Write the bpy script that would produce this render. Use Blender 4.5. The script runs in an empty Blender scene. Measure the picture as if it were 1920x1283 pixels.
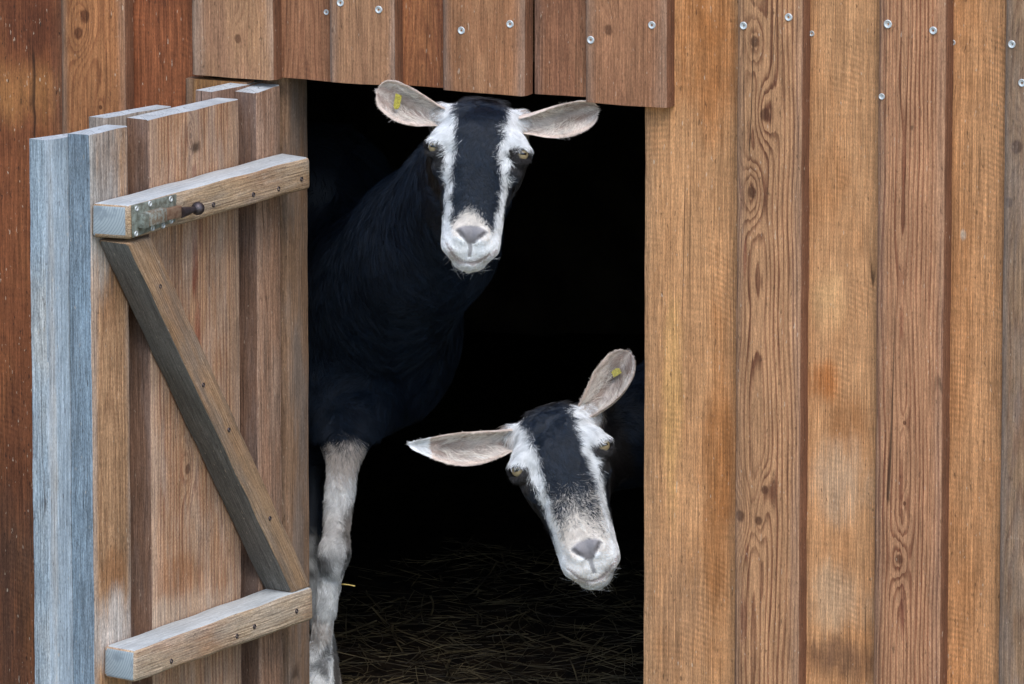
import bpy, bmesh, math, random
import numpy as np
from mathutils import Vector, Matrix

# ------------------------------------------------------------------ camera
ALPHA, THETA = math.radians(24.5), math.radians(10.9)
FPX = 960 / math.tan(math.radians(3.45))          # focal length in photo pixels (1920 wide)
DIST = 11.94
TGT = np.array([0.0, 0.0, 0.58])
sa, ca, st, ct = math.sin(ALPHA), math.cos(ALPHA), math.sin(THETA), math.cos(THETA)
F_ = np.array([-sa * ct, ca * ct, -st])           # view direction
R_ = np.array([ca, sa, 0.0])
U_ = np.array([-sa * st, ca * st, ct])
CAM = TGT - F_ * DIST
scene = bpy.context.scene
col = scene.collection
cd = bpy.data.cameras.new('camera')
cd.sensor_width = 36.0
cd.lens = 18.0 / math.tan(math.radians(3.45))
cd.clip_end = 2000
cam = bpy.data.objects.new('camera', cd)
col.objects.link(cam)
m3 = Matrix(((R_[0], U_[0], -F_[0]), (R_[1], U_[1], -F_[1]), (R_[2], U_[2], -F_[2])))
cam.matrix_world = Matrix.Translation(Vector(CAM)) @ m3.to_4x4()
scene.camera = cam

# ------------------------------------------------------------------ light
SUN_EL, SUN_AZ = math.radians(52), math.radians(38)     # azimuth: to the right of the wall's outward normal
sun_dir = Vector((math.sin(SUN_AZ) * math.cos(SUN_EL), -math.cos(SUN_AZ) * math.cos(SUN_EL), math.sin(SUN_EL)))
world = bpy.data.worlds.new('World')
scene.world = world
world.use_nodes = True
wn = world.node_tree
wn.nodes.clear()
sky = wn.nodes.new('ShaderNodeTexSky')
sky.sky_type = 'NISHITA'
sky.sun_disc = False
sky.sun_elevation = SUN_EL
sky.sun_rotation = math.atan2(sun_dir.x, sun_dir.y)
sky.air_density = 1.0
sky.dust_density = 0.8
sky.ozone_density = 1.0
bg = wn.nodes.new('ShaderNodeBackground')
bg.inputs['Strength'].default_value = 0.145
wo = wn.nodes.new('ShaderNodeOutputWorld')
wn.links.new(sky.outputs[0], bg.inputs[0])
wn.links.new(bg.outputs[0], wo.inputs[0])
sl = bpy.data.lights.new('sun', 'SUN')
sl.energy = 1.15
sl.angle = math.radians(30)
sl.color = (1.0, 0.96, 0.91)
sun = bpy.data.objects.new('sun', sl)
col.objects.link(sun)
sun.rotation_euler = (-sun_dir).to_track_quat('-Z', 'Y').to_euler()
scene.view_settings.view_transform = 'Standard'
scene.view_settings.look = 'None'
scene.view_settings.exposure = 0.93
scene.view_settings.gamma = 1.0
scene.cycles.use_denoising = True
scene.cycles.max_bounces = 6

# ------------------------------------------------------------------ helpers
def ray(px, py):
    d = F_ * FPX + R_ * (px - 960) + U_ * (641.5 - py)
    return d / np.linalg.norm(d)

def on_y(px, py, y):                      # point on the plane Y = y
    d = ray(px, py)
    return CAM + d * ((y - CAM[1]) / d[1])

def lin(r, g, b):
    f = lambda c: (c / 12.92 if c <= 0.04045 else ((c + 0.055) / 1.055) ** 2.4)
    return (f(r / 255), f(g / 255), f(b / 255))

def tag(o, label=None, cat=None, group=None, kind=None):
    if label: o['label'] = label
    if cat: o['category'] = cat
    if group: o['group'] = group
    if kind: o['kind'] = kind
    return o

def empty(name, loc=(0, 0, 0), rz=0.0):
    o = bpy.data.objects.new(name, None)
    col.objects.link(o)
    o.location = loc
    o.rotation_euler = (0, 0, rz)
    o.empty_display_size = 0.05
    return o

def link_mesh(name, verts, faces, mat=None, parent=None, sharp=35, smooth=True):
    me = bpy.data.meshes.new(name)
    me.from_pydata([tuple(v) for v in verts], [], [tuple(f) for f in faces])
    me.update()
    bm = bmesh.new(); bm.from_mesh(me)
    bmesh.ops.recalc_face_normals(bm, faces=bm.faces)
    bm.to_mesh(me); bm.free()
    if smooth:
        me.polygons.foreach_set('use_smooth', [True] * len(me.polygons))
        if sharp: me.set_sharp_from_angle(angle=math.radians(sharp))
    o = bpy.data.objects.new(name, me)
    col.objects.link(o)
    if mat: me.materials.append(mat)
    if parent: o.parent = parent
    return o

# ------------------------------------------------------------------ node helper
class NT:
    def __init__(s, name):
        s.mat = bpy.data.materials.new(name)
        s.mat.use_nodes = True
        s.t = s.mat.node_tree
        s.t.nodes.clear()
        s.out = s.n('ShaderNodeOutputMaterial')
        s.bsdf = s.n('ShaderNodeBsdfPrincipled')
        s.t.links.new(s.bsdf.outputs[0], s.out.inputs[0])
    def n(s, ty): return s.t.nodes.new(ty)
    def put(s, sock, v):
        if isinstance(v, (int, float)): sock.default_value = v
        elif isinstance(v, (tuple, list)):
            sock.default_value = tuple(v) + ((1.0,) if len(v) == 3 and sock.type == 'RGBA' else ())
        else: s.t.links.new(v, sock)
    def m(s, op, a, b=0.0, c=None, clamp=False):
        n = s.n('ShaderNodeMath'); n.operation = op; n.use_clamp = clamp
        s.put(n.inputs[0], a); s.put(n.inputs[1], b)
        if c is not None: s.put(n.inputs[2], c)
        return n.outputs[0]
    def step(s, v, lo, hi, a=0.0, b=1.0):
        n = s.n('ShaderNodeMapRange'); n.interpolation_type = 'SMOOTHSTEP'
        s.put(n.inputs[0], v); s.put(n.inputs[1], lo); s.put(n.inputs[2], hi)
        s.put(n.inputs[3], a); s.put(n.inputs[4], b)
        return n.outputs[0]
    def mix(s, f, a, b, mode='MIX'):
        n = s.n('ShaderNodeMix'); n.data_type = 'RGBA'; n.blend_type = mode
        s.put(n.inputs[0], f); s.put(n.inputs[6], a); s.put(n.inputs[7], b)
        return n.outputs[2]
    def vec(s, x, y, z):
        n = s.n('ShaderNodeCombineXYZ')
        s.put(n.inputs[0], x); s.put(n.inputs[1], y); s.put(n.inputs[2], z)
        return n.outputs[0]
    def noise(s, v, scale=1.0, detail=2.0, rough=0.55):
        n = s.n('ShaderNodeTexNoise')
        s.put(n.inputs['Vector'], v)
        n.inputs['Scale'].default_value = scale
        n.inputs['Detail'].default_value = detail
        n.inputs['Roughness'].default_value = rough
        return n.outputs[0]
    def set(s, name, v): s.put(s.bsdf.inputs[name], v)

_wood_id = [0]
def wood(light, dark, grey=lin(120, 112, 108), w=0.1, seed=None, xc=0.0, h0=0.03, k=0.02, spacing=0.0055, ring=0.6,
         knots=(), edge=0.5, fib=0.7, saw=0.0, alt=None, alt_amt=0.6, patches=(), grey_amt=0.0, flecks=0.5, hnoise=0.05, bump=1.0, crack=.8, tint=(1.05, .99, .94)):
    """procedural plank: annual rings about a tilted pith, knots that bend them, fibre, weathering. Lengths in metres, local x across, z along."""
    _wood_id[0] += 1
    if seed is None: seed = _wood_id[0] * 3.71
    N = NT('wood_%02d' % _wood_id[0])
    tc = N.n('ShaderNodeTexCoord')
    sp = N.n('ShaderNodeSeparateXYZ'); N.t.links.new(tc.outputs['Object'], sp.inputs[0])
    X, Y, Z = sp.outputs
    def nz(sx, sz, d=2.0, r=0.55, off=0.0):
        return N.noise(N.vec(N.m('MULTIPLY_ADD', X, sx, seed + off), N.m('MULTIPLY_ADD', Y, sx, seed * 0.37), N.m('MULTIPLY_ADD', Z, sz, seed * 1.3 + off)), 1.0, d, r)
    wob = nz(7, 2.2, 2)
    x2 = N.m('MULTIPLY_ADD', N.m('SUBTRACT', wob, 0.5), 0.022, X)
    x2 = N.m('MULTIPLY_ADD', N.m('SUBTRACT', nz(60, 9, 2, off=3), 0.5), 0.0035, x2)
    hh = N.m('MULTIPLY_ADD', Z, k, h0)
    hh = N.m('MULTIPLY_ADD', N.m('SUBTRACT', nz(0.5, 2.6, 2, off=9), 0.5), hnoise, hh)
    hh = N.m('ADD', hh, Y)
    dx = N.m('SUBTRACT', x2, xc)
    r = N.m('SQRT', N.m('ADD', N.m('MULTIPLY', dx, dx), N.m('MULTIPLY', hh, hh)))
    ph = N.m('DIVIDE', r, spacing)
    ph = N.m('MULTIPLY_ADD', nz(75, 1.1, 2, .6, off=61), 1.5, ph)
    kmask = None; kring = None
    jit = N.m('SUBTRACT', nz(90, 60, 2, off=5), 0.5)
    for (kx, kz, s, A) in knots:
        ax = N.m('DIVIDE', N.m('SUBTRACT', X, kx), s)
        az = N.m('DIVIDE', N.m('SUBTRACT', Z, kz), s * 1.25)
        q2 = N.m('ADD', N.m('MULTIPLY', ax, ax), N.m('MULTIPLY', az, az))
        az2 = N.m('MULTIPLY', az, 0.42)
        q3 = N.m('ADD', N.m('MULTIPLY', ax, ax), N.m('MULTIPLY', az2, az2))
        b = N.m('MULTIPLY', N.m('EXPONENT', N.m('MULTIPLY', q3, -0.28)), A)
        ph = N.m('ADD', ph, b)
        q2 = N.m('ADD', q2, N.m('MULTIPLY', jit, 0.9))
        km = N.step(q2, 0.35, 1.15, 1.0, 0.0)
        kmask = km if kmask is None else N.m('MAXIMUM', kmask, km)
    fr = N.m('FRACT', N.m('MULTIPLY_ADD', nz(160, 5, 2, off=7), 0.35, ph))
    late = N.m('MULTIPLY', N.step(fr, 0.35, 0.85), N.step(fr, 0.90, 1.0, 1.0, 0.0))
    mod = N.step(nz(38, 3.5, 3, .6, off=13), 0.30, 0.62, 0.35, 1.0)
    late = N.m('MULTIPLY', late, mod)
    fibre = nz(520, 11, 3, 0.6, off=17)
    fine = nz(900, 45, 2, 0.6, off=19)
    c = N.mix(N.m('MULTIPLY', late, ring), light, dark)
    blot = nz(9, 3.2, 4, 0.6, off=23)
    if alt is not None:
        c = N.mix(N.m('MULTIPLY', N.step(blot, 0.42, 0.68), alt_amt), c, alt)
    for (px_, pz_, rx, rz, pc, amt) in patches:
        ax = N.m('DIVIDE', N.m('SUBTRACT', X, px_), rx); az = N.m('DIVIDE', N.m('SUBTRACT', Z, pz_), rz)
        q = N.m('ADD', N.m('MULTIPLY', ax, ax), N.m('MULTIPLY', az, az))
        q = N.m('ADD', q, N.m('MULTIPLY', N.m('SUBTRACT', nz(26, 7, 4, .65, off=px_ * 91 + pz_ * 37), 0.5), 3.4))
        q = N.m('ADD', q, N.m('MULTIPLY', N.m('SUBTRACT', fibre, 0.5), 1.6))
        c = N.mix(N.m('MULTIPLY', N.step(q, -0.3, 1.5, 1.0, 0.0), amt * .9), c, pc)
    if kmask is not None:
        c = N.mix(N.m('MULTIPLY', kmask, 0.8), c, tuple(v * 0.55 for v in dark))
    # fibres and saw marks
    g = N.m('MULTIPLY_ADD', N.m('SUBTRACT', fibre, 0.5), fib * 2.2, 1.0)
    g = N.m('MULTIPLY', g, N.m('MULTIPLY_ADD', N.m('SUBTRACT', fine, 0.5), fib * 1.3, 1.0))
    sawh = None
    if saw > 0:
        sw = nz(400, 3.0, 2, 0.5, off=29)
        sawh = N.step(sw, 0.40, 0.62)
        g = N.m('MULTIPLY', g, N.m('MULTIPLY_ADD', N.m('SUBTRACT', sawh, 0.5), saw * .6, 1.0))
        ct_ = nz(14, 160, 2, 0.5, off=57)          # faint cross cuts of the saw
        g = N.m('MULTIPLY', g, N.m('MULTIPLY_ADD', N.m('SUBTRACT', ct_, 0.5), saw * 0.9, 1.0))
        xq = N.m('ADD', X, .04)
        rp = N.m('SINE', N.m('ADD', N.m('MULTIPLY', N.m('MULTIPLY_ADD', N.m('MULTIPLY', xq, xq), 3.0, Z), 2 * math.pi / .0085), N.m('MULTIPLY', nz(20, 30, 2, .5, off=81), 5.0)))
        rm = N.step(nz(16, 7, 2, .5, off=83), .50, .72)
        g = N.m('MULTIPLY', g, N.m('MULTIPLY_ADD', N.m('MULTIPLY', rp, rm), saw * .30, 1.0))
    g2 = N.m('MULTIPLY_ADD', N.m('SUBTRACT', nz(24, 8, 5, 0.72, off=31), 0.5), 1.0, 1.0)
    g = N.m('MULTIPLY', g, N.m('MULTIPLY_ADD', N.m('SUBTRACT', nz(640, 260, 2, .6, off=67), .5), fib * 1.5, 1.0))
    g = N.m('MULTIPLY', g, g2)
    gv = N.n('ShaderNodeCombineColor')
    for i in range(3): N.t.links.new(g, gv.inputs[i])
    c = N.mix(1.0, c, gv.outputs[0], 'MULTIPLY')
    # weathered grey along the edges and in blotches
    ex = N.m('DIVIDE', N.m('ABSOLUTE', X), w * 0.5)
    ex = N.m('ADD', ex, N.m('MULTIPLY', N.m('SUBTRACT', nz(45, 4, 3, 0.6, off=37), 0.5), 0.55))
    em = N.m('MULTIPLY', N.step(ex, 0.62, 1.0), edge)
    gm = N.m('MULTIPLY', N.step(nz(28, 5, 4, 0.65, off=41), 0.38, 0.66), grey_amt)
    em = N.m('MAXIMUM', em, gm)
    gcol = N.mix(1.0, grey, gv.outputs[0], 'MULTIPLY')
    c = N.mix(em, c, gcol)
    if flecks > 0:
        c = N.mix(N.m('MULTIPLY', N.step(nz(330, 85, 2, 0.5, off=43), 0.69, 0.76), flecks), c, lin(205, 190, 170))
        c = N.mix(N.m('MULTIPLY', N.step(nz(260, 75, 2, 0.5, off=47), 0.66, 0.74), flecks), c, lin(52, 38, 30))
    cr = N.m('MULTIPLY', N.step(N.m('ABSOLUTE', N.m('SUBTRACT', nz(24, 0.7, 0, .5, off=71), .5)), .001, .006, 1.0, 0.0), N.step(nz(11, 4.5, 1, off=73), .54, .62))
    c = N.mix(N.m('MULTIPLY', cr, crack), c, lin(40, 28, 22))
    # everything a touch redder, as oiled spruce goes
    c = N.mix(1.0, c, tint, 'MULTIPLY')
    N.set('Base Color', c)
    N.set('Roughness', 0.82)
    N.set('Specular IOR Level', 0.25)
    ht = N.m('ADD', fibre, N.m('MULTIPLY', nz(60, 22, 3, 0.6, off=53), 1.3))
    bp = N.n('ShaderNodeBump'); bp.inputs['Strength'].default_value = 0.65 * bump; bp.inputs['Distance'].default_value = 0.0016
    N.t.links.new(ht, bp.inputs['Height'])
    N.t.links.new(bp.outputs[0], N.bsdf.inputs['Normal'])
    return N.mat

def simple(name, base, rough=0.6, metal=0.0, spec=0.4, var=0.3, scale=60.0, second=None, bump=0.0):
    N = NT(name)
    tc = N.n('ShaderNodeTexCoord')
    nz = N.noise(tc.outputs['Object'], scale, 4, 0.6)
    c2 = second if second else tuple(v * (1 - var) for v in base)
    N.set('Base Color', N.mix(N.step(nz, 0.35, 0.65), base, c2))
    N.set('Roughness', rough); N.set('Metallic', metal); N.set('Specular IOR Level', spec)
    if bump:
        bp = N.n('ShaderNodeBump'); bp.inputs['Strength'].default_value = 0.6; bp.inputs['Distance'].default_value = bump
        N.t.links.new(N.noise(tc.outputs['Object'], scale * 2, 4, 0.6), bp.inputs['Height'])
        N.t.links.new(bp.outputs[0], N.bsdf.inputs['Normal'])
    return N.mat

# ------------------------------------------------------------------ planks
rng = random.Random(7)
def plank(name, parent, loc, w, h, t, mat, bev=0.003, rough=0.0005, crown=0.0, ztop=(0, 0), zbot=(0, 0), side_mat=None, top_mat=None, right_mat=None):
    """plank with softened, slightly wandering edges. local x across (centred), y depth (0 = front), z up.
    ztop/zbot: height offsets of the cut at the left and right edge."""
    prof = [(-w / 2, t), (-w / 2, bev), (-w / 2 + bev * 0.35, bev * 0.35), (-w / 2 + bev, 0)]
    for i in range(1, 4):
        x = -w / 2 + bev + (w - 2 * bev) * i / 4
        prof.append((x, -crown * (1 - (2 * x / w) ** 2)))
    prof += [(w / 2 - bev, 0), (w / 2 - bev * 0.35, bev * 0.35), (w / 2, bev), (w / 2, t)]
    nz = max(2, int(h / 0.022))
    verts, faces = [], []
    ph = [rng.uniform(0, 6.28) for _ in range(8)]
    def wv(z, s): return rough * (math.sin(z * 23 + ph[s]) + 0.7 * math.sin(z * 61 + ph[s + 1]) + 0.5 * math.sin(z * 133 + ph[s + 2])) * 0.6
    n = len(prof)
    for i in range(nz + 1):
        f = i / nz
        for (x, y) in prof:
            a = x / w + 0.5
            za = zbot[0] * (1 - a) + zbot[1] * a
            zb = h + ztop[0] * (1 - a) + ztop[1] * a
            z = za + (zb - za) * f
            if i in (0, nz): z += rng.uniform(-1, 1) * rough * 0.9
            side = wv(z, 0) if x < -w / 2 + bev * 1.01 else (wv(z, 3) if x > w / 2 - bev * 1.01 else 0)
            yy = y + (rng.uniform(-1, 1) * rough * 0.35 if y < t else 0)
            verts.append((x + side, yy, z))
    for i in range(nz):
        for j in range(n - 1):
            a = i * n + j
            faces.append((a, a + 1, a + n + 1, a + n))
        faces.append((i * n + n - 1, i * n, i * n + n, i * n + 2 * n - 1))
    faces.append(tuple(range(n))); faces.append(tuple(reversed(range(nz * n, nz * n + n))))
    o = link_mesh(name, verts, faces, mat, parent)
    o.location = loc
    for mm, test in ((side_mat, lambda p: p.normal.x < -0.6), (top_mat, lambda p: p.normal.z > 0.6), (right_mat, lambda p: p.normal.x > 0.8)):
        if mm:
            o.data.materials.append(mm)
            for p in o.data.polygons:
                if test(p): p.material_index = len(o.data.materials) - 1
    return o

# ------------------------------------------------------------------ shared metal
zinc = simple('galvanised_zinc', lin(214, 218, 218), 0.5, 0.35, 0.5, 0.25, 240)
dark_iron = simple('dark_iron', lin(96, 88, 90), 0.5, 0.8, 0.5, 0.4, 120, bump=0.0004)
hole_dark = simple('hole_shadow_iron', lin(48, 40, 36), 0.7, 0.5, 0.3, 0.4, 300)

def screw_mesh(name, r, mat):
    """countersunk screw head: rim, dish and a socket"""
    prof = [(r, 0.0016), (r, -0.0004), (r * 0.86, -0.0011), (r * 0.62, -0.0009), (r * 0.52, -0.0002), (r * 0.34, -0.0002), (r * 0.30, 0.0012), (0.0, 0.0012)]
    n = 14
    verts, faces = [], []
    for (rr, y) in prof[:-1]:
        for i in range(n):
            a = 2 * math.pi * i / n
            verts.append((rr * math.cos(a), y, rr * math.sin(a)))
    verts.append((0, prof[-1][1], 0))
    for k in range(len(prof) - 2):
        for i in range(n):
            j = (i + 1) % n
            faces.append((k * n + i, k * n + j, (k + 1) * n + j, (k + 1) * n + i))
    for i in range(n):
        faces.append(((len(prof) - 2) * n + i, (len(prof) - 2) * n + (i + 1) % n, len(verts) - 1))
    o = link_mesh(name, verts, faces, mat, None, sharp=50)
    me = o.data
    bpy.data.objects.remove(o)
    return me
SCREW = screw_mesh('screw', 0.0055, zinc)
NAILH = screw_mesh('nail_head', 0.0036, dark_iron)

def add_screw(parent, x, z, y=0.0, s=1.0, me=None, name='screw'):
    o = bpy.data.objects.new(name, me or SCREW)
    col.objects.link(o)
    o.parent = parent
    o.location = (x, y - 0.0002, z)
    o.scale = (s, 1, s)
    o.rotation_euler = (0, rng.uniform(0, 6), 0)
    return o

# ------------------------------------------------------------------ ground
gm = simple('trodden_earth', lin(120, 104, 82), 0.95, 0, 0.2, 0.4, 2.0, second=lin(96, 98, 62), bump=0.01)
gv = [(-400, -400, -0.09), (400, -400, -0.09), (400, 400, -0.09), (-400, 400, -0.09)]
ground = link_mesh('ground', gv, [(0, 1, 2, 3)], gm, None, smooth=False)
tag(ground, 'trodden earth and grass around the barn', kind='structure')

# ------------------------------------------------------------------ barn wall
REDEDGE = wood(lin(112, 78, 58), lin(88, 58, 42), w=.4, edge=0, ring=.4)
YP, YU = -0.024, 0.0           # fronts of the cover boards and of the boards beneath
wall = empty('barn_wall', (0, 0, 0))
tag(wall, 'brown weathered board-on-board barn wall around the dark hatch', 'wall')
ZTOP = 1.75

def px_x(px, py, y): return float(on_y(px, py, y)[0])
def board_px(pl, pr, y, ybot=None, over=(0, 0), t=0.024, zb=-0.1, **kw):
    """board whose visible edges stand at photo columns pl, pr; ybot = photo rows of its lower cut (left, right)."""
    pym = 640 if ybot is None else 80
    xl, xr = px_x(pl, pym, y) - over[0], px_x(pr, pym, y) + over[1]
    w = xr - xl
    z0 = zb; zcut = (0, 0)
    if ybot is not None:
        zl, zr = float(on_y(pl, ybot[0], y)[2]), float(on_y(pr, ybot[1], y)[2])
        z0 = (zl + zr) / 2
        zcut = (zl - z0, zr - z0)
    xm = (xl + xr) / 2
    def loc(px, py):
        p = on_y(px, py, y)
        return (float(p[0]) - xm, float(p[2]) - z0)
    kn = [(*loc(a, b), s, A) for (a, b, s, A) in kw.pop('knots', [])]
    pt = [(*loc(a, b), rx, rz, c, amt) for (a, b, rx, rz, c, amt) in kw.pop('patches', [])]
    screws = kw.pop('screws', [])
    crown = kw.pop('crown', 0.0) * 1.4; bev = kw.pop('bev', 0.007 if crown else 0.003)
    xcp = kw.pop('xcp', None)
    xc = kw.pop('xc', 0.0)
    if xcp is not None: xc = loc(xcp, 640)[0]
    mat = wood(w=w, knots=kn, patches=pt, xc=xc, **kw)
    o = plank('board', wall, (xm, y, z0), w, ZTOP - z0, t, mat, bev=bev, crown=crown, zbot=zcut, right_mat=REDEDGE if y == YP else None)
    for sc in screws:
        lx, lz = loc(sc[0], sc[1])
        q = 0 if crown == 0 else -crown * (1 - (2 * lx / w) ** 2)
        add_screw(o, lx, lz, q, sc[2] if len(sc) > 2 else 1.0)
    return o

GREY = lin(128, 114, 108)
# left of the hatch
board_px(-330, -240, YU, light=lin(126, 72, 42), dark=lin(86, 46, 28), saw=0.5, over=(.02, .02))
board_px(-240, -120, YP, light=lin(150, 104, 64), dark=lin(104, 62, 40))
board_px(-110, 117, YU, light=lin(128, 78, 50), dark=lin(86, 50, 34), alt=lin(152, 100, 62), alt_amt=0.7, saw=0.35, over=(.015, .02), edge=0.2, ring=0.3, flecks=0.8,
         patches=[(30, 170, .07, .05, lin(172, 122, 74), .7), (60, 40, .06, .05, lin(92, 52, 36), .7), (30, 1150, .09, .22, lin(84, 62, 50), .85), (40, 850, .05, .12, lin(100, 62, 42), .6)])
board_px(117, 241, YP, light=lin(160, 110, 72), dark=lin(110, 64, 40), edge=0.55, crown=.002, h0=.012, k=-.03, xcp=178, spacing=.006,
         knots=[(160, 30, .009, 4), (148, 62, .008, 3), (190, 201, .003, 1.2)], grey=lin(130, 116, 104))
board_px(252, 357, YU, light=lin(138, 84, 54), dark=lin(98, 56, 36), alt=lin(118, 66, 42), saw=0.4, over=(.025, .025), edge=0.15, flecks=0.7)
# cover boards and boards beneath over the hatch
board_px(357, 514, YP, (140, 151), light=lin(160, 124, 92), dark=lin(116, 80, 58), edge=0.6, crown=.0015, ring=.5, grey=lin(140, 124, 112),
         knots=[(447, 72, .006, 2.5)], screws=[(612, 22, .8)][:0], h0=.02, k=.03, alt=lin(140, 104, 84))
board_px(526, 615, YU, (145, 153), light=lin(148, 106, 78), dark=lin(104, 66, 48), over=(.025, .025), edge=.2, alt=lin(122, 82, 62), saw=.25, screws=[(612, 23, .75)])
board_px(615, 742, YP, (154, 161), light=lin(158, 120, 90), dark=lin(112, 78, 58), edge=.65, crown=.0015, ring=.5, grey=lin(132, 118, 110), screws=[(639, 5), (711, 18)], alt=lin(146, 108, 80))
board_px(752, 827, YU, (160, 164), light=lin(150, 100, 66), dark=lin(108, 62, 42), over=(.025, .025), edge=.2, saw=.3, alt=lin(128, 78, 56))
board_px(827, 986, YP, (169, 181), light=lin(158, 118, 86), dark=lin(112, 76, 54), edge=.6, crown=.0015, ring=.5, grey=lin(136, 120, 110), screws=[(866, 57), (957, 45)], alt=lin(150, 100, 68), alt_amt=.5)
board_px(1002, 1095, YU, (177, 181), light=lin(150, 108, 80), dark=lin(112, 72, 52), over=(.001, .025), edge=.35, saw=.2, alt=lin(132, 90, 68), screws=[(1004, 40, .8)][:0])
board_px(1095, 1252, YP, (192, 203), light=lin(156, 114, 84), dark=lin(110, 74, 54), edge=.6, crown=.0015, ring=.5, grey=lin(144, 122, 106), knots=[(1142, 56, .0075, 2.5)], screws=[(1108, 75), (1223, 47)], alt=lin(144, 102, 76))
# right of the hatch
board_px(1207, 1377, YU, light=lin(188, 142, 100), dark=lin(158, 110, 72), over=(0, .022), saw=.4, edge=.35, ring=.25, grey=lin(160, 132, 104), alt=lin(158, 100, 52), alt_amt=.6, flecks=.6,
         patches=[(1262, 760, .016, .16, lin(208, 164, 104), .75), (1330, 90, .05, .12, lin(160, 98, 46), .6), (1250, 1200, .07, .16, lin(156, 122, 92), .7), (1345, 900, .02, .3, lin(150, 92, 40), .55)])
board_px(1377, 1503, YP, light=lin(176, 134, 98), dark=lin(108, 70, 50), edge=.4, crown=.003, ring=1.0, grey=lin(138, 118, 104), xcp=1418, h0=.004, k=.012, spacing=.0065, hnoise=.06,
         knots=[(1417, 78, .0075, 3.5), (1437, 215, .0085, 4), (1412, 360, .0075, 4), (1388, 968, .008, 4), (1436, 918, .006, 2.5), (1425, 976, .006, 2.5)],
         screws=[(1395, 48), (1480, 32)], patches=[(1398, 480, .004, .035, lin(110, 52, 38), .8), (1395, 1160, .006, .04, lin(104, 56, 44), .7), (1402, 1040, .004, .02, lin(104, 52, 40), .7)])
board_px(1517, 1640, YU, light=lin(192, 146, 104), dark=lin(160, 112, 74), over=(.025, .022), saw=.4, edge=.2, ring=.3, alt=lin(160, 104, 58), alt_amt=.5, flecks=.7, grey=lin(170, 146, 122),
         patches=[(1545, 570, .035, .05, lin(212, 170, 122), .8), (1545, 715, .03, .03, lin(160, 90, 32), .8), (1590, 800, .04, .05, lin(140, 88, 46), .6), (1575, 900, .05, .06, lin(196, 168, 140), .75), (1575, 1120, .06, .05, lin(186, 158, 128), .7), (1570, 1235, .06, .035, lin(92, 66, 52), .85)],
         screws=[(1522, 63, .75)])
board_px(1640, 1770, YP, light=lin(174, 130, 97), dark=lin(112, 68, 48), edge=.4, crown=.003, ring=1.0, grey=lin(142, 120, 104), xcp=1693, h0=.012, k=-.012, spacing=.006,
         knots=[(1688, 1048, .0065, 3.5), (1698, 943, .003, 1.2), (1698, 792, .003, 1.2)], screws=[(1666, 45, 1.1), (1751, 57), (1654, 181, .8)],
         patches=[(1692, 900, .004, .04, lin(104, 48, 34), .7), (1694, 1150, .004, .04, lin(100, 50, 40), .7), (1692, 600, .004, .03, lin(112, 54, 38), .6)])
board_px(1784, 1876, YU, light=lin(188, 140, 98), dark=lin(156, 108, 70), over=(.025, .022), saw=.4, edge=.2, ring=.25, alt=lin(164, 108, 62), alt_amt=.5, flecks=.6,
         patches=[(1806, 441, .005, .008, lin(196, 184, 168), .9)], screws=[(1787, 80, .7)])
board_px(1876, 2010, YP, light=lin(146, 118, 92), dark=lin(106, 76, 60), edge=.6, crown=.003, grey=lin(132, 122, 114), grey_amt=.5, knots=[(1908, 275, .009, 4), (1892, 380, .007, 3)], screws=[(1898, 83), (1918, 155)], xcp=1915)
board_px(2024, 2130, YU, light=lin(172, 120, 76), dark=lin(140, 88, 50), over=(.025, .022), saw=.5)
board_px(2130, 2270, YP, light=lin(156, 116, 88), dark=lin(110, 66, 48))

# the sawn-off cover board behind the door and the frame of the hatch
xa, xb = px_x(346, 160, YP), px_x(462, 160, YP)
zt = float(on_y(400, 146, YP)[2])
zl = float(on_y(346, 141, YP)[2]); zr = float(on_y(462, 149, YP)[2])
plank('board', wall, ((xa + xb) / 2, YP + 0.001, -0.1), xb - xa, zt - 0.005 + 0.1, 0.024,
      wood(lin(142, 104, 66), lin(100, 66, 44), w=xb - xa, edge=.4), ztop=(zl - zt, zr - zt))
XL = px_x(527, 640, 0.0)
XR = px_x(1207, 640, 0.0)
postw = wood(lin(138, 112, 90), lin(104, 78, 62), w=0.2, edge=.2, grey=lin(126, 118, 112), grey_amt=.6)
post = plank('door_post', wall, (XL - 0.03, 0.026, -0.1), 0.06, 1.68, 0.062, postw)
post2 = plank('door_post', wall, (XR + 0.034, 0.026, -0.1), 0.06, 1.68, 0.095, wood(lin(140, 108, 80), lin(104, 74, 52), w=.06))
hz = float(on_y(900, 150, 0.026)[2]) + 0.03
hd = plank('header_beam', wall, (XL - 0.001, 0.026, hz), 0.1, XR - XL + 0.004, 0.09, wood(lin(130, 100, 74), lin(96, 70, 50), w=.1))
hd.rotation_euler = (0, math.radians(90), 0)
hd.location = (XL - 0.001, 0.027, hz + 0.05)

# ------------------------------------------------------------------ inside of the barn
dark_in = simple('dark_timber', lin(74, 66, 60), 0.9, 0, 0.2, 0.5, 9, bump=0.004)  # plain dark brown timber for the inside walls and ceiling
def box_faces(x0, x1, y0, y1, z0, z1):
    v = [(x0, y0, z0), (x1, y0, z0), (x1, y1, z0), (x0, y1, z0), (x0, y0, z1), (x1, y0, z1), (x1, y1, z1), (x0, y1, z1)]
    f = [(0, 3, 2, 1), (4, 5, 6, 7), (0, 1, 5, 4), (1, 2, 6, 5), (2, 3, 7, 6), (3, 0, 4, 7)]
    return v, f
def slab(name, *b):
    v, f = box_faces(*b)
    o = link_mesh(name, v, f, dark_in, None, smooth=False)
    tag(o, kind='structure')
    return o
IX0, IX1, IY1, IZ1 = -1.75, 1.75, 3.2, 1.72
slab('wall_front_left', IX0 - 0.02, XL - 0.058, 0.030, 0.12, -0.11, IZ1)
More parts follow.
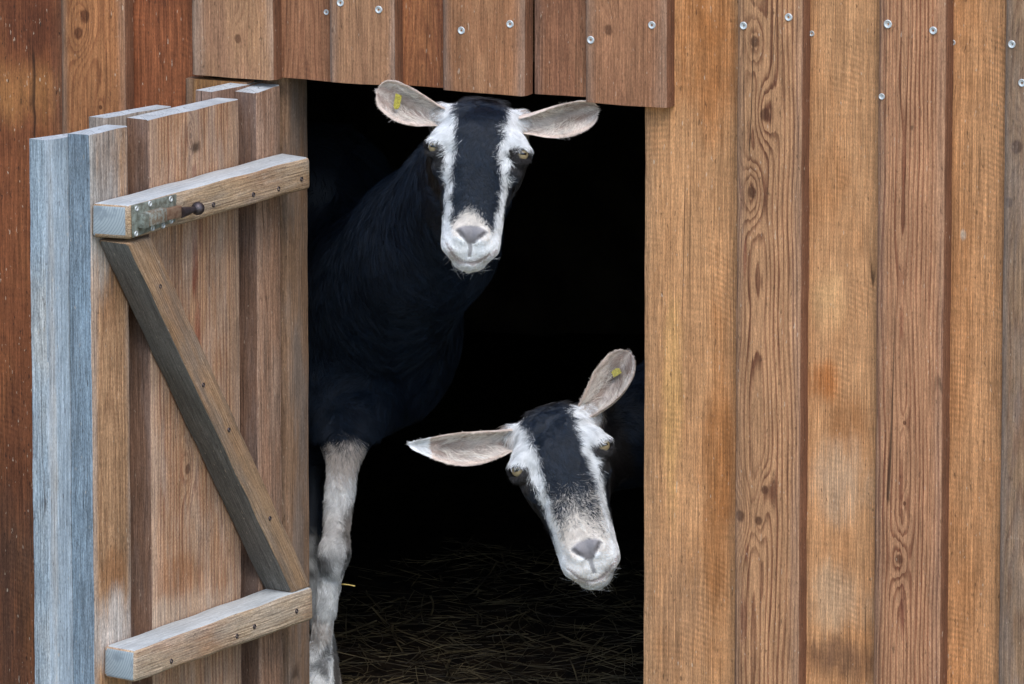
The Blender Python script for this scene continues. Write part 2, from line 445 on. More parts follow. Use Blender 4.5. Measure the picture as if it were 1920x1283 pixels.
slab('wall_front_right', XR + 0.062, IX1 + 0.02, 0.030, 0.12, -0.11, IZ1)
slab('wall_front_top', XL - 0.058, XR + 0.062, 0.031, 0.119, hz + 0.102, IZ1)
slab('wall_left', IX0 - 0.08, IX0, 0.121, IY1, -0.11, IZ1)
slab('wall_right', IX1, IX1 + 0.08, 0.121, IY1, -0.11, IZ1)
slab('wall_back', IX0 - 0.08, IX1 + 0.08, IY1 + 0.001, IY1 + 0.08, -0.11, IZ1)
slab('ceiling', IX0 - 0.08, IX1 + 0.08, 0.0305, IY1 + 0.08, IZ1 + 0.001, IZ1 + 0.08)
# bedding floor
nx, ny = 70, 66
fx = np.linspace(IX0 + 0.002, IX1 - 0.002, nx); fy = np.linspace(-0.02, IY1 - 0.002, ny)
rs = np.random.RandomState(3)
V = []
for j in range(ny):
    for i in range(nx):
        inside = 1.0 if fy[j] > 0.14 else 0.15
        V.append((fx[i], fy[j], -0.075 + inside * (0.018 * math.sin(fx[i] * 5.1 + fy[j] * 2) * math.sin(fy[j] * 4.3) + 0.012 * rs.rand())))
Fq = [(j * nx + i, j * nx + i + 1, (j + 1) * nx + i + 1, (j + 1) * nx + i) for j in range(ny - 1) for i in range(nx - 1)]
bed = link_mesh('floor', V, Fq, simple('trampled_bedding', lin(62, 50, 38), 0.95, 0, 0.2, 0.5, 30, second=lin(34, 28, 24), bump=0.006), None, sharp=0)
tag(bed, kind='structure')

def straw_mesh(n, seed, xr, yr, zr, lr):
    r = np.random.RandomState(seed)
    vs, fs = [], []
    for _ in range(n):
        L = r.uniform(*lr); a = r.uniform(0, 6.283); til = r.normal(0, 0.16)
        c = np.array([r.uniform(*xr), yr[0] + (yr[1] - yr[0]) * r.rand() ** 1.6, r.uniform(*zr)])
        d = np.array([math.cos(a) * math.cos(til), math.sin(a) * math.cos(til), math.sin(til)])
        bend = np.array([-d[1], d[0], 0]) * r.normal(0, 0.05) * L + np.array([0, 0, r.normal(0, .03) * L])
        rad = r.uniform(0.0005, 0.0012) * (2.2 if r.rand() < .18 else 1)
        s = np.cross(d, [0, 0, 1]); s /= np.linalg.norm(s) + 1e-9; q = np.cross(s, d)
        b = len(vs)
        for k in range(5):
            t = k / 4 - 0.5
            p = c + d * L * t + bend * (t * t * 4)
            if p[2] < 0.012: p[2] = 0.012 + r.rand() * .004
            for (ux, uy) in ((1, 0), (-.5, .87), (-.5, -.87)):
                vs.append(p + s * ux * rad + q * uy * rad * .45)
        for k in range(4):
            for j in range(3):
                fs.append((b + k * 3 + j, b + k * 3 + (j + 1) % 3, b + k * 3 + 3 + (j + 1) % 3, b + k * 3 + 3 + j))
    return vs, fs
def straw_mat(name, a, b):
    N = NT(name)
    tc = N.n('ShaderNodeTexCoord')
    N.set('Base Color', N.mix(N.step(N.noise(tc.outputs['Object'], 23, 2), .35, .65), a, b))
    N.set('Roughness', .55)
    return N.mat
vs, fs = straw_mesh(5200, 5, (-0.75, 0.95), (0.0, 1.4), (0.008, 0.03), (0.02, 0.14))
straw = link_mesh('straw_bedding', vs, fs, straw_mat('dull_straw', lin(132, 116, 84), lin(64, 55, 42)), None, sharp=0)
straw.location.z = -0.07
tag(straw, 'loose dull straw strewn over the dark barn floor', 'straw', kind='stuff')

# ------------------------------------------------------------------ hatch door
PHI = math.radians(82.5)
HINGE = np.array([XL, -0.006, 0.0])
DX = np.array([math.cos(PHI), math.sin(PHI), 0]); DY = np.array([-math.sin(PHI), math.cos(PHI), 0])
door = empty('hatch_door', HINGE, PHI)
tag(door, 'open weathered plank door with Z-shaped bracing and a bolt, swung outwards', 'door')
def door_pt(px, py, n):          # point on the plane n metres in front of the door's inner face -> door coordinates
    d = ray(px, py)
    o = CAM - HINGE
    t = (-n - o @ DY) / (d @ DY)
    p = o + d * t
    return np.array([p @ DX, p @ DY, p[2]])

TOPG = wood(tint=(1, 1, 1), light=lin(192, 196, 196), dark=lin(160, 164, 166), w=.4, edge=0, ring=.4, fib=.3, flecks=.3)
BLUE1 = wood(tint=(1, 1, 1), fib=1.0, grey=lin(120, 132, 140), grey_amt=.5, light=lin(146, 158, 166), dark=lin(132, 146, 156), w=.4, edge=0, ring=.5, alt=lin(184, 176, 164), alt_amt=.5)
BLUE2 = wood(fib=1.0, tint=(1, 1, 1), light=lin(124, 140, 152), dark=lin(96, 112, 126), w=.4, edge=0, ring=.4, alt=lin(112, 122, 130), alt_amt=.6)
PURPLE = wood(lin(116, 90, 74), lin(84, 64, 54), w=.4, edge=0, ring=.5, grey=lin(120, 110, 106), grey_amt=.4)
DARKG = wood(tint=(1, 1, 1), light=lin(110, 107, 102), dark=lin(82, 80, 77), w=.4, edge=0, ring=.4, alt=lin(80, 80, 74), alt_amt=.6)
def end_grain():
    N = NT('grey_end_grain')
    tc = N.n('ShaderNodeTexCoord')
    sp = N.n('ShaderNodeSeparateXYZ'); N.t.links.new(tc.outputs['Object'], sp.inputs[0])
    X, Y, Z = sp.outputs
    nz = N.noise(tc.outputs['Object'], 45, 3, .6)
    dx = N.m('ADD', X, .03); dy = N.m('SUBTRACT', Y, .05)
    r = N.m('SQRT', N.m('ADD', N.m('MULTIPLY', dx, dx), N.m('MULTIPLY', dy, dy)))
    fr = N.m('FRACT', N.m('MULTIPLY_ADD', nz, 1.2, N.m('DIVIDE', r, .0036)))
    c = N.mix(N.m('MULTIPLY', N.step(fr, .4, .9), .5), lin(160, 170, 174), lin(112, 122, 128))
    c = N.mix(N.step(nz, .45, .7), c, lin(128, 138, 144))
    N.set('Base Color', c); N.set('Roughness', .9); N.set('Specular IOR Level', .2)
    return N.mat
ENDG = end_grain()
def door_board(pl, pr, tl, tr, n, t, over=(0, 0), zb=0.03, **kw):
    a, b = door_pt(pl, tl, n), door_pt(pr, tr, n)
    xl, xr = a[0] - over[0], b[0] + over[1]
    w = xr - xl
    zt_ = (a[2] + b[2]) / 2
    kn = []; pt = []
    xm = (xl + xr) / 2
    for (px, py, s, A) in kw.pop('knots', []):
        q = door_pt(px, py, n); kn.append((q[0] - xm, q[2] - zb, s, A))
    for (px, py, rx, rz, c, amt) in kw.pop('patches', []):
        q = door_pt(px, py, n); pt.append((q[0] - xm, q[2] - zb, rx, rz, c, amt))
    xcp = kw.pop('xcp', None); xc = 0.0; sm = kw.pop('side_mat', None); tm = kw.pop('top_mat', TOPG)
    if xcp is not None: xc = door_pt(xcp, 640, n)[0] - xm
    mat = wood(w=w, knots=kn, patches=pt, xc=xc, **kw)
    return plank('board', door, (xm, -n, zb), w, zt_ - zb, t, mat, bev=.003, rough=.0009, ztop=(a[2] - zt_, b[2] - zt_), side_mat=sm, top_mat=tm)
TI = 0.036
BL = lin(168, 180, 188)
BLD = lin(128, 142, 152)
# boards of the inner layer (towards the viewer)
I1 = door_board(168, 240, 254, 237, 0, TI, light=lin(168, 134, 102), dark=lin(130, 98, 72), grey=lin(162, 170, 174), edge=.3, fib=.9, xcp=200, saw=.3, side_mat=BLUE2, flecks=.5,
                patches=[(190, 330, .05, .16, lin(160, 164, 164), .85), (205, 300, .03, .06, lin(128, 106, 88), .5), (215, 1070, .04, .035, lin(140, 96, 60), .7), (210, 1180, .05, .06, lin(190, 190, 188), .85), (205, 570, .03, .05, lin(128, 92, 64), .5)])
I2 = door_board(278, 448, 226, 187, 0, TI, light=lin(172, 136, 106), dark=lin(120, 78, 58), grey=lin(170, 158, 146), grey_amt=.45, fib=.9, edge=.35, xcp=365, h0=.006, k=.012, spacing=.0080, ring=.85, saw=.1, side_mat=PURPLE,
                knots=[(358, 255, .004, 3), (425, 870, .008, 3.5), (352, 880, .007, 3)],
                patches=[(366, 500, .009, .05, lin(122, 60, 46), .85), (372, 620, .009, .05, lin(126, 62, 44), .8), (375, 430, .006, .03, lin(118, 62, 48), .7), (330, 1080, .07, .03, lin(146, 98, 62), .6), (340, 1150, .12, .03, lin(178, 166, 150), .6)])
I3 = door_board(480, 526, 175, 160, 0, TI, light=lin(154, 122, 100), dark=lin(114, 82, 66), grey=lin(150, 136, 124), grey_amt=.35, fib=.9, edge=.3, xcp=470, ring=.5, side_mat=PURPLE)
# boards of the outer layer behind them
for (pl, pr, tl, tr, ov, kw) in [
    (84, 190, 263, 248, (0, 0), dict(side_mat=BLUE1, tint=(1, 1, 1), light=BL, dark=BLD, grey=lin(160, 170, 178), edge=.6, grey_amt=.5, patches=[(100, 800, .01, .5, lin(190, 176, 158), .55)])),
    (196, 322, 222, 200, (0, 0), dict(light=lin(150, 140, 130), dark=lin(112, 98, 88), edge=.3)),
    (395, 505, 173, 150, (0, 0), dict(light=lin(140, 112, 96), dark=lin(100, 74, 62), edge=.3))]:
    door_board(pl, pr, tl, tr, -TI - 0.001, 0.026, over=ov, **kw)

def beam(name, corners, axis_pts, mat, parent, bev=0.004, extra=None):
    """hexahedral timber. corners: 8 points (parent space) as two quads; local z runs along the beam"""
    a = np.array(axis_pts[1]) - np.array(axis_pts[0]); a = a / np.linalg.norm(a)
    n = np.array([0, 1.0, 0])
    xv = np.cross(n, a); xv /= np.linalg.norm(xv); yv = np.cross(a, xv)
    M = np.array([xv, yv, a])
    c0 = np.mean(np.array(corners), axis=0)
    lv = [(M @ (np.array(p) - c0)) for p in corners]
    me = bpy.data.meshes.new(name)
    me.from_pydata([tuple(v) for v in lv], [], [(0, 1, 2, 3), (7, 6, 5, 4), (0, 4, 5, 1), (1, 5, 6, 2), (2, 6, 7, 3), (3, 7, 4, 0)])
    bm = bmesh.new(); bm.from_mesh(me)
    bmesh.ops.recalc_face_normals(bm, faces=bm.faces)
    bmesh.ops.bevel(bm, geom=list(bm.edges), offset=bev, segments=3, profile=.5, affect='EDGES')
    # cut along the length so the edges can wander
    L = max(abs(v[2]) for v in lv)
    for i in range(1, 16):
        z = -L + 2 * L * i / 16
        bmesh.ops.bisect_plane(bm, geom=list(bm.verts) + list(bm.edges) + list(bm.faces), plane_co=(0, 0, z), plane_no=(0, 0, 1))
    for v in bm.verts:
        s = 0.0006
        v.co.x += s * math.sin(v.co.z * 47 + v.co.y * 90) ; v.co.y += s * math.sin(v.co.z * 61 + v.co.x * 80 + 1)
    bm.to_mesh(me); bm.free()
    me.polygons.foreach_set('use_smooth', [True] * len(me.polygons))
    me.set_sharp_from_angle(angle=math.radians(40))
    o = bpy.data.objects.new(name, me); col.objects.link(o)
    me.materials.append(mat); o.parent = parent
    R4 = Matrix(((xv[0], yv[0], a[0], c0[0]), (xv[1], yv[1], a[1], c0[1]), (xv[2], yv[2], a[2], c0[2]), (0, 0, 0, 1)))
    o.matrix_local = R4
    for (mm, tv) in (extra or []):
        me.materials.append(mm)
        tl = M @ np.array(tv, float)
        for p in me.polygons:
            if p.normal.dot(Vector(tl)) > .93: p.material_index = len(me.materials) - 1
    return o, M, c0
TB = 0.056
def brace(fl_t, fr_t, fr_b, fl_b, bl_px, br_px, mat_kw, name, nails=()):
    A = [door_pt(*p, TB) for p in (fl_t, fr_t, fr_b, fl_b)]
    xl, xr = door_pt(bl_px, fl_t[1], 0)[0], door_pt(br_px, fr_t[1], 0)[0]
    Bk = [np.array([xl, -0.001, A[0][2]]), np.array([xr, -0.001, A[1][2]]), np.array([xr, -0.001, A[2][2]]), np.array([xl, -0.001, A[3][2]])]
    cs = [A[0], A[3], Bk[3], Bk[0], A[1], A[2], Bk[2], Bk[1]]
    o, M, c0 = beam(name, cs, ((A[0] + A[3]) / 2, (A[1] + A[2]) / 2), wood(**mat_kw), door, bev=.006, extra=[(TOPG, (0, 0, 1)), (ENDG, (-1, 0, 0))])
    o2 = []
    for (px, py) in nails:
        p = M @ (door_pt(px, py, TB) - c0)
        s = add_screw(o, p[0], p[2], p[1], 1.0, NAILH, 'nail')
    return o, M, c0
bk = dict(fib=.85, light=lin(168, 146, 118), dark=lin(124, 98, 76), grey=lin(176, 174, 168), w=.06, edge=.35, xc=.05, h0=.01, k=.005, spacing=.004, grey_amt=.35, alt=lin(150, 110, 78), alt_amt=.7)
top_b, MT, cT = brace((241, 386), (583, 294), (583, 354), (244, 450), 169, 527, dict(bk), 'top_brace', [(400, 384), (475, 365), (522, 354), (565, 336)])
bot_b, MB_, cB = brace((252, 1221), (588, 1100), (589, 1162), (253, 1281), 192, 527, dict(bk, light=lin(178, 160, 136), alt=lin(158, 108, 72)), 'bottom_brace', [(321, 1240), (444, 1193), (477, 1175), (556, 1146)])
# diagonal
A = [door_pt(*p, TB - .004) for p in ((240, 457), (285, 443), (586, 1100), (549, 1112))]
t_off = DY * 0
sh = np.array([0, TB - .005, 0])
Bk = [A[i] + sh for i in range(4)]
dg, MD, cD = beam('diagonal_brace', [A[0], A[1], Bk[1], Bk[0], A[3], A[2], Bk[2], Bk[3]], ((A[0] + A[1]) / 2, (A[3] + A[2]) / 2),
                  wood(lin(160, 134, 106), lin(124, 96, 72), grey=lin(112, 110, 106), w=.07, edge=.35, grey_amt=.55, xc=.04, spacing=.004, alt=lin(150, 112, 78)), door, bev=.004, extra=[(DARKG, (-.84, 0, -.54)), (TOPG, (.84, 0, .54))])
for (px, py) in [(300, 537), (381, 722), (429, 806), (506, 972)]:
    p = MD @ (door_pt(px, py, TB - .004) - cD)
    add_screw(dg, p[0], p[2], p[1], .9, NAILH, 'nail')

# bolt on the top brace
latch_zinc = simple('greenish_zinc_plate', lin(142, 148, 138), 0.68, 0.3, 0.4, 0.25, 130, second=lin(104, 104, 92), bump=.0005)
latch_rust = simple('worn_bolt_steel', lin(168, 140, 116), 0.5, 0.45, 0.4, 0.3, 130, second=lin(136, 104, 84))
def door_box(name, pts, y0, y1, mat, parent, bev=.0012):
    v = [(p[0], -y0, p[2]) for p in pts] + [(p[0], -y1, p[2]) for p in pts]
    f = [(0, 1, 2, 3), (7, 6, 5, 4), (0, 4, 5, 1), (1, 5, 6, 2), (2, 6, 7, 3), (3, 7, 4, 0)]
    me = bpy.data.meshes.new(name); me.from_pydata([tuple(a) for a in v], [], f)
    bm = bmesh.new(); bm.from_mesh(me); bmesh.ops.recalc_face_normals(bm, faces=bm.faces)
    bmesh.ops.bevel(bm, geom=list(bm.edges), offset=bev, segments=2, profile=.5, affect='EDGES')
    bm.to_mesh(me); bm.free()
    me.polygons.foreach_set('use_smooth', [True] * len(me.polygons)); me.set_sharp_from_angle(angle=math.radians(40))
    o = bpy.data.objects.new(name, me); col.objects.link(o); me.materials.append(mat); o.parent = parent
    return o
n0 = TB + .0012
plate = door_box('bolt_plate', [door_pt(*p, n0) for p in ((246, 385), (329, 364), (327, 415), (248, 446))], n0 - .001, n0 + .0025, latch_zinc, door)
def on_plate(px, py): return door_pt(px, py, n0)
for (px, py) in [(253, 391), (278, 382), (317, 373), (252, 438), (283, 428), (303, 423), (318, 414)]:
    p = on_plate(px, py)
    add_screw(plate, p[0], p[2], -(n0 + .0026), .72)
door_box('bolt_keeper', [on_plate(*p) for p in ((254, 401), (263, 399), (263, 425), (254, 428))], n0 + .002, n0 + .016, latch_zinc, plate, .002)
door_box('bolt_bar', [on_plate(*p) for p in ((259, 402), (330, 384), (330, 406), (259, 424))], n0 + .002, n0 + .011, latch_rust, plate, .002)
door_box('bolt_keeper', [on_plate(*p) for p in ((264, 397), (297, 388), (297, 415), (264, 424))], n0 + .0022, n0 + .015, simple('bolt_guide_zinc', lin(158, 164, 156), .62, .3, .4, .3, 140, second=lin(128, 108, 86)), plate, .002)
def lathe_x(name, prof, loc, mat, parent, n=16):
    verts, faces = [], []
    for (x, r) in prof:
        for i in range(n):
            a = 2 * math.pi * i / n
            verts.append((x, r * math.cos(a), r * math.sin(a)))
    for k in range(len(prof) - 1):
        for i in range(n):
            faces.append((k * n + i, k * n + (i + 1) % n, (k + 1) * n + (i + 1) % n, (k + 1) * n + i))
    faces.append(tuple(range(n))); faces.append(tuple(range((len(prof) - 1) * n, len(prof) * n)))
    o = link_mesh(name, verts, faces, mat, parent, sharp=50)
    o.location = loc
    return o
p = on_plate(328, 396)
q = door_pt(372, 394, TB + .012)
Lk = (q[0] - p[0])
prof = [(0, .0075), (Lk * .25, .0062), (Lk * .5, .0045), (Lk * .62, .0045)] + [(Lk * .62 + .008 - .0095 * math.cos(a), .0095 * math.sin(a)) for a in np.linspace(.55, 3.05, 9)]
kn = lathe_x('bolt_knob', prof, (p[0], -(TB + .012), p[2] - .001), dark_iron, plate)
kn.rotation_euler = (0, math.radians(-2), math.radians(-8))
# strap hinges on the post side (mostly out of sight behind the boards)
for z in (0.2, 0.66):
    v, f = box_faces(-0.32, -0.01, TI + .0275, TI + .0315, z, z + .035)
    link_mesh('hinge_strap', v, f, dark_iron, door, smooth=False)

# ------------------------------------------------------------------ goats: implicit surfaces
def smin(a, b, k):
    h = np.clip(0.5 + 0.5 * (b - a) / k, 0, 1)
    return b + (a - b) * h - k * h * (1 - h)
def ell(P, c, r):
    d = (P - np.array(c)) / np.array(r)
    q = np.sqrt((d * d).sum(-1)) + 1e-9
    return (q - 1) * min(r)
def rcone(P, a, b, ra, rb):
    a = np.array(a, float); b = np.array(b, float)
    ba = b - a
    t = np.clip(((P - a) @ ba) / (ba @ ba), 0, 1)
    d = P - a - t[..., None] * ba
    return np.sqrt((d * d).sum(-1)) - (ra + (rb - ra) * t)

ZK = np.array([-172, -166, -161, -153, -142, -126, -108, -85, -60, -35, -15, 5, 25, 44, 56, 67])
WK = np.array([2, 4, 12, 27, 37.5, 41.5, 41.5, 43, 46, 49, 53, 57, 57, 53, 45, 24])
FK = np.array([56, 44, 32, 19, 11.5, 7.5, 6.5, 5, 2, -2, -5, -6, -5, 1, 12, 34])
BK = np.array([60, 64, 68, 74, 76, 78, 82, 92, 104, 118, 126, 130, 128, 118, 104, 80])
EYE = np.array([58.0, 17.0, 0.0]); EYE_O = np.array([0.70, -0.71, -0.05]); EYE_O /= np.linalg.norm(EYE_O); EYE_R = 12.5
def head_sdf(P):
    """P in millimetres, head frame: x to the viewer's right, y into the head, z up the face; origin between the eyes"""
    x, y, z = np.abs(P[..., 0]), P[..., 1], P[..., 2]
    w = np.interp(z, ZK, WK); yf = np.interp(z, ZK, FK); yb = np.interp(z, ZK, BK)
    yc = (yf + yb) / 2; hd = (yb - yf) / 2
    ry = (y - yc) / hd
    we = w * (1 - 0.30 * np.clip(ry, 0, 1)) * (1 - 0.10 * np.clip(-ry - .2, 0, 1))
    n = 3.1
    q = ((x / we) ** n + np.abs(ry) ** n) ** (1 / n)
    d = (q - 1) * np.minimum(we, hd) * 0.9
    d = np.maximum(d, np.maximum(z - 69, -170 - z))
    Q = np.stack([x, y, z], -1)
    d = smin(d, ell(Q, (0, 64, 24), (54, 58, 41)), 12)            # braincase
    d = smin(d, ell(Q, (40, 88, -8), (20, 38, 52)), 18)           # jaw muscle
    d = smin(d, ell(Q, (50, 16, 14), (13, 13, 11)), 16)           # brow
    d = smin(d, ell(Q, (50, 26, -22), (12, 16, 18)), 14)          # cheek bone
    # lips: lower lip and chin set off from the upper lip by a crease
    d = smin(d, ell(Q, (24, 26, -134), (15, 16, 15)), 9)
    up = d
    chin = ell(Q, (0, 48, -151), (25, 28, 18))
    d = smin(up, chin, 3.0)
    # mouth crease
    mz = -157 + 0.0205 * x * x
    cre = np.maximum(np.abs(z - mz) - 0.9, np.maximum(x - 38, y - 50))
    d = np.maximum(d, -np.where(d > -2.0, cre, 1e3))
    # nostrils and the split between them
    d = smin(d, ell(Q, (13, 10, -119), (14, 9, 13)), 5)
    nos = rcone(Q, (4.5, 1.0, -130), (19, 3.0, -116.5), 2.6, 4.2)
    d = -smin(-d, nos, 2.0) if False else np.maximum(d, -nos)
    phil = np.maximum(rcone(Q, (0, 2.0, -128), (0, 12, -148), 1.8, 1.4), -1e3)
    d = np.maximum(d, -phil)
    # eye sockets
    d = smin(d, np.sqrt(((Q - EYE) ** 2).sum(-1)) - (EYE_R + 3.0), 6)
    o = EYE_O; hv = np.array([0.65, 0.76, 0.0]); hv = hv / np.linalg.norm(hv)
    E = Q - (EYE + o * 9)
    a = E @ o; b = E @ hv; c = E[..., 2] + 1.6 + 0.10 * b
    cut = (np.sqrt((a / 14) ** 2 + (b / 12) ** 2 + (c / 6.8) ** 2) - 1) * 6.8
    d = np.maximum(d, -cut)
    # ear roots
    d = smin(d, ell(Q, (54, 52, 44), (17, 17, 17)), 12)
    return d

def surface_nets(vals, org, h):
    s = vals < 0
    c = np.zeros(tuple(n - 1 for n in s.shape), np.uint8)
    for i in (0, 1):
        for j in (0, 1):
            for k in (0, 1):
                c += s[i:i + c.shape[0], j:j + c.shape[1], k:k + c.shape[2]]
    act = (c > 0) & (c < 8)
    idx = np.argwhere(act)
    num = -np.ones(c.shape, np.int64); num[act] = np.arange(len(idx))
    acc = np.zeros((len(idx), 3)); cnt = np.zeros(len(idx))
    cor = [(i, j, k) for i in (0, 1) for j in (0, 1) for k in (0, 1)]
    vv = {q: vals[idx[:, 0] + q[0], idx[:, 1] + q[1], idx[:, 2] + q[2]] for q in cor}
    for a in cor:
        for ax in range(3):
            if a[ax] == 0:
                b = list(a); b[ax] = 1; b = tuple(b)
                va, vb = vv[a], vv[b]
                cr = (va < 0) != (vb < 0)
                t = np.where(cr, va / np.where(cr, va - vb, 1), 0)
                p = np.array(a, float)[None, :].repeat(len(idx), 0); p[:, ax] += t
                acc[cr] += p[cr]; cnt[cr] += 1
    verts = (idx + acc / cnt[:, None]) * h + org
    quads = []
    for ax in range(3):
        b, d = (ax + 1) % 3, (ax + 2) % 3
        sl0 = [slice(None)] * 3; sl1 = [slice(None)] * 3
        sl0[ax] = slice(0, -1); sl1[ax] = slice(1, None)
        s0, s1 = s[tuple(sl0)], s[tuple(sl1)]
        e = np.argwhere(s0 != s1)
        e = e[(e[:, b] > 0) & (e[:, d] > 0) & (e[:, b] < s.shape[b] - 1) & (e[:, d] < s.shape[d] - 1)]
        flip = ~s0[e[:, 0], e[:, 1], e[:, 2]]
        def cell(db, dd):
            q = e.copy(); q[:, b] -= db; q[:, d] -= dd
            return num[q[:, 0], q[:, 1], q[:, 2]]
        qd = np.stack([cell(1, 1), cell(0, 1), cell(0, 0), cell(1, 0)], 1)
        qd[flip] = qd[flip][:, ::-1]
        quads.append(qd)
    return verts, np.concatenate(quads)

def vnoise(P, f, seed):                     # cheap smooth vector noise
    r = np.random.RandomState(seed)
    out = np.zeros(P.shape)
    for o in range(3):
        for _ in range(4):
            kv = r.normal(0, 1, 3); kv = kv / np.linalg.norm(kv) * f * 1.9 ** o * r.uniform(.7, 1.3)
            out += np.sin((P @ kv) + r.uniform(0, 6.28))[:, None] * r.normal(0, 1, 3)[None, :] * .5 ** o
    return out * .35

def ear_mesh(B, T, W, face, cup=0.55, curl=0.9, notch=False, bow=(0, 0, 0), shape=None):
    """cupped leaf-shaped ear; returns verts(mm), quads, uv(u, v, side)"""
    B, T, face = np.array(B, float), np.array(T, float), np.array(face, float)
    ax = T - B; L = np.linalg.norm(ax); ax /= L
    fn = face - ax * (face @ ax); fn /= np.linalg.norm(fn)
    sd = np.cross(ax, fn)
    nu, nv = 26, 17
    us = np.linspace(0, 1, nu); vsn = np.linspace(-1, 1, nv)
    prof = np.interp(us, [0, .12, .3, .5, .65, .8, .9, .96, 1.0], [.50, .60, .80, .97, 1.0, .95, .80, .60, .22])
    if shape: prof = np.interp(us, [0, .12, .3, .5, .65, .8, .9, .96, 1.0], shape)
    V, UV = [], []
    for side in (0, 1):
        for iu, u in enumerate(us):
            hw = prof[iu] * W / 2
            cpd = cup * (1.75 - .75 * u)
            for v in vsn:
                ang = v * cpd * 1.35
                R = hw / max(math.sin(min(cpd * 1.35, 1.5)), .2)
                xx = R * math.sin(ang)
                dd = R * (1 - math.cos(ang))
                th = 3.4 * (1 - abs(v) ** 3 * .8) * (1 - .6 * u)
                p = B + ax * (L * u) + sd * xx + fn * (dd - side * th) + np.array(bow) * (u * (1 - u) * 4)
                p = p + fn * (2.2 * math.sin(v * 11 + .6) * (1 - v * v) * math.sin(min(1, u * 1.1) * 3.0) * (side == 0))
                if notch and u > .72 and v > .15:
                    p = p - ax * (L * (u - .72) * .75 * min(1, (v - .15) * 3))
                V.append(p); UV.append((u, v, side))
    Q = []
    n1 = nu * nv
    for iu in range(nu - 1):
        for iv in range(nv - 1):
            a = iu * nv + iv
            Q.append((a, a + 1, a + nv + 1, a + nv))
            Q.append((n1 + a, n1 + a + nv, n1 + a + nv + 1, n1 + a + 1))
    for iu in range(nu - 1):
        a = iu * nv; Q.append((a, a + nv, n1 + a + nv, n1 + a))
        a = iu * nv + nv - 1; Q.append((a, n1 + a, n1 + a + nv, a + nv))
    for iv in range(nv - 1):
        a = (nu - 1) * nv + iv; Q.append((a, a + 1, n1 + a + 1, n1 + a))
    return np.array(V), Q, np.array(UV)

BLACK = np.array([0.008, 0.0145, 0.027]); BROWNB = np.array([0.014, 0.012, 0.012])  # BLACK has the sky's bluish sheen on the fur put into its colour
WHITE = np.array([0.95, 0.95, 0.94]); CREAM = np.array([0.80, 0.72, 0.64]); TAN = np.array([0.54, 0.43, 0.35]); GREY_N = np.array([0.22, 0.205, 0.21])

def sstep(v, a, b): 
    t = np.clip((v - a) / (b - a), 0, 1); return t * t * (3 - 2 * t)

def head_coat(P, rs, opt, jit=2.2):
    """coat colour in head coordinates (mm)"""
    n = len(P)
    J = P + vnoise(P, 0.09, 11) * 3.0 + rs.normal(0, jit, P.shape)
    x, y, z = np.abs(J[:, 0]), J[:, 1], J[:, 2]
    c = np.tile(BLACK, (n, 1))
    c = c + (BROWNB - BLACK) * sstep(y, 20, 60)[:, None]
    xi = np.interp(z, [-118, -108, -90, -43, -19, 0, 20, 46, 65, 85], [24, 28, 31, 34, 34, 33, 34, 34, 32, 30]) * opt.get('blaze', 1)
    xo = np.interp(z, [-118, -108, -90, -43, -19, -6, 4, 12, 46, 58, 70, 80], [60, 46, 43, 43.5, 46, 50, 56, 74, 74, 66, 54, 36])
    ymax = np.interp(z, [-110, -90, -40, -10, 10, 60, 80], [60, 32, 26, 30, 42, 46, 50])
    wht = (x > xi) & (x < xo) & (y < ymax)
    c[wht] = WHITE
    muz = (z < -112 - 4 * np.clip((x - 25) / 10, -1, 1)) & (y < 74)
    c[muz] = WHITE
    top = opt.get('nose_top', -84)
    pale = (x < xi + 1) & (z < top - .034 * x * x + rs.normal(0, opt.get('nose_soft', 4), n)) & (z > -125)
    c[pale] = CREAM * .9 + WHITE * .15
    # dark ring under and around the eyes
    d = np.sqrt((x - EYE[0]) ** 2 + ((y - EYE[1]) * .8) ** 2 + (z + 2) ** 2)
    c[(d < 17) & (z < 7)] = BROWNB * 1.8
    c[(d < 30) & (z < -7) & (x > 47)] = BROWNB * 1.2
    tanm = (x > 50) & (y > 30) & (z > 22) & (y < 60)
    c[tanm & (rs.rand(n) < .45)] = TAN * .9
    pink = (z < -135) & (np.abs(z - (-157 + .0205 * x * x)) < 2.6) & (y < 46)
    c[pink] = np.array([.52, .44, .42])
    return c
def nose_pad(P):
    x, y, z = np.abs(P[:, 0]), P[:, 1], P[:, 2]
    top = -104 - 0.016 * x * x
    low = -132 + 0.9 * np.clip(x - 3, 0, 40)
    pad = sstep(top - z, -1.5, 3) * sstep(z - low, -2, 2) * (y < 30) * (x < 22)
    ph = sstep(3.2 - x, -1, 1) * (z < -126) * (z > -149) * (y < 25)
    return np.clip(np.maximum(pad, ph * .8), 0, 1)

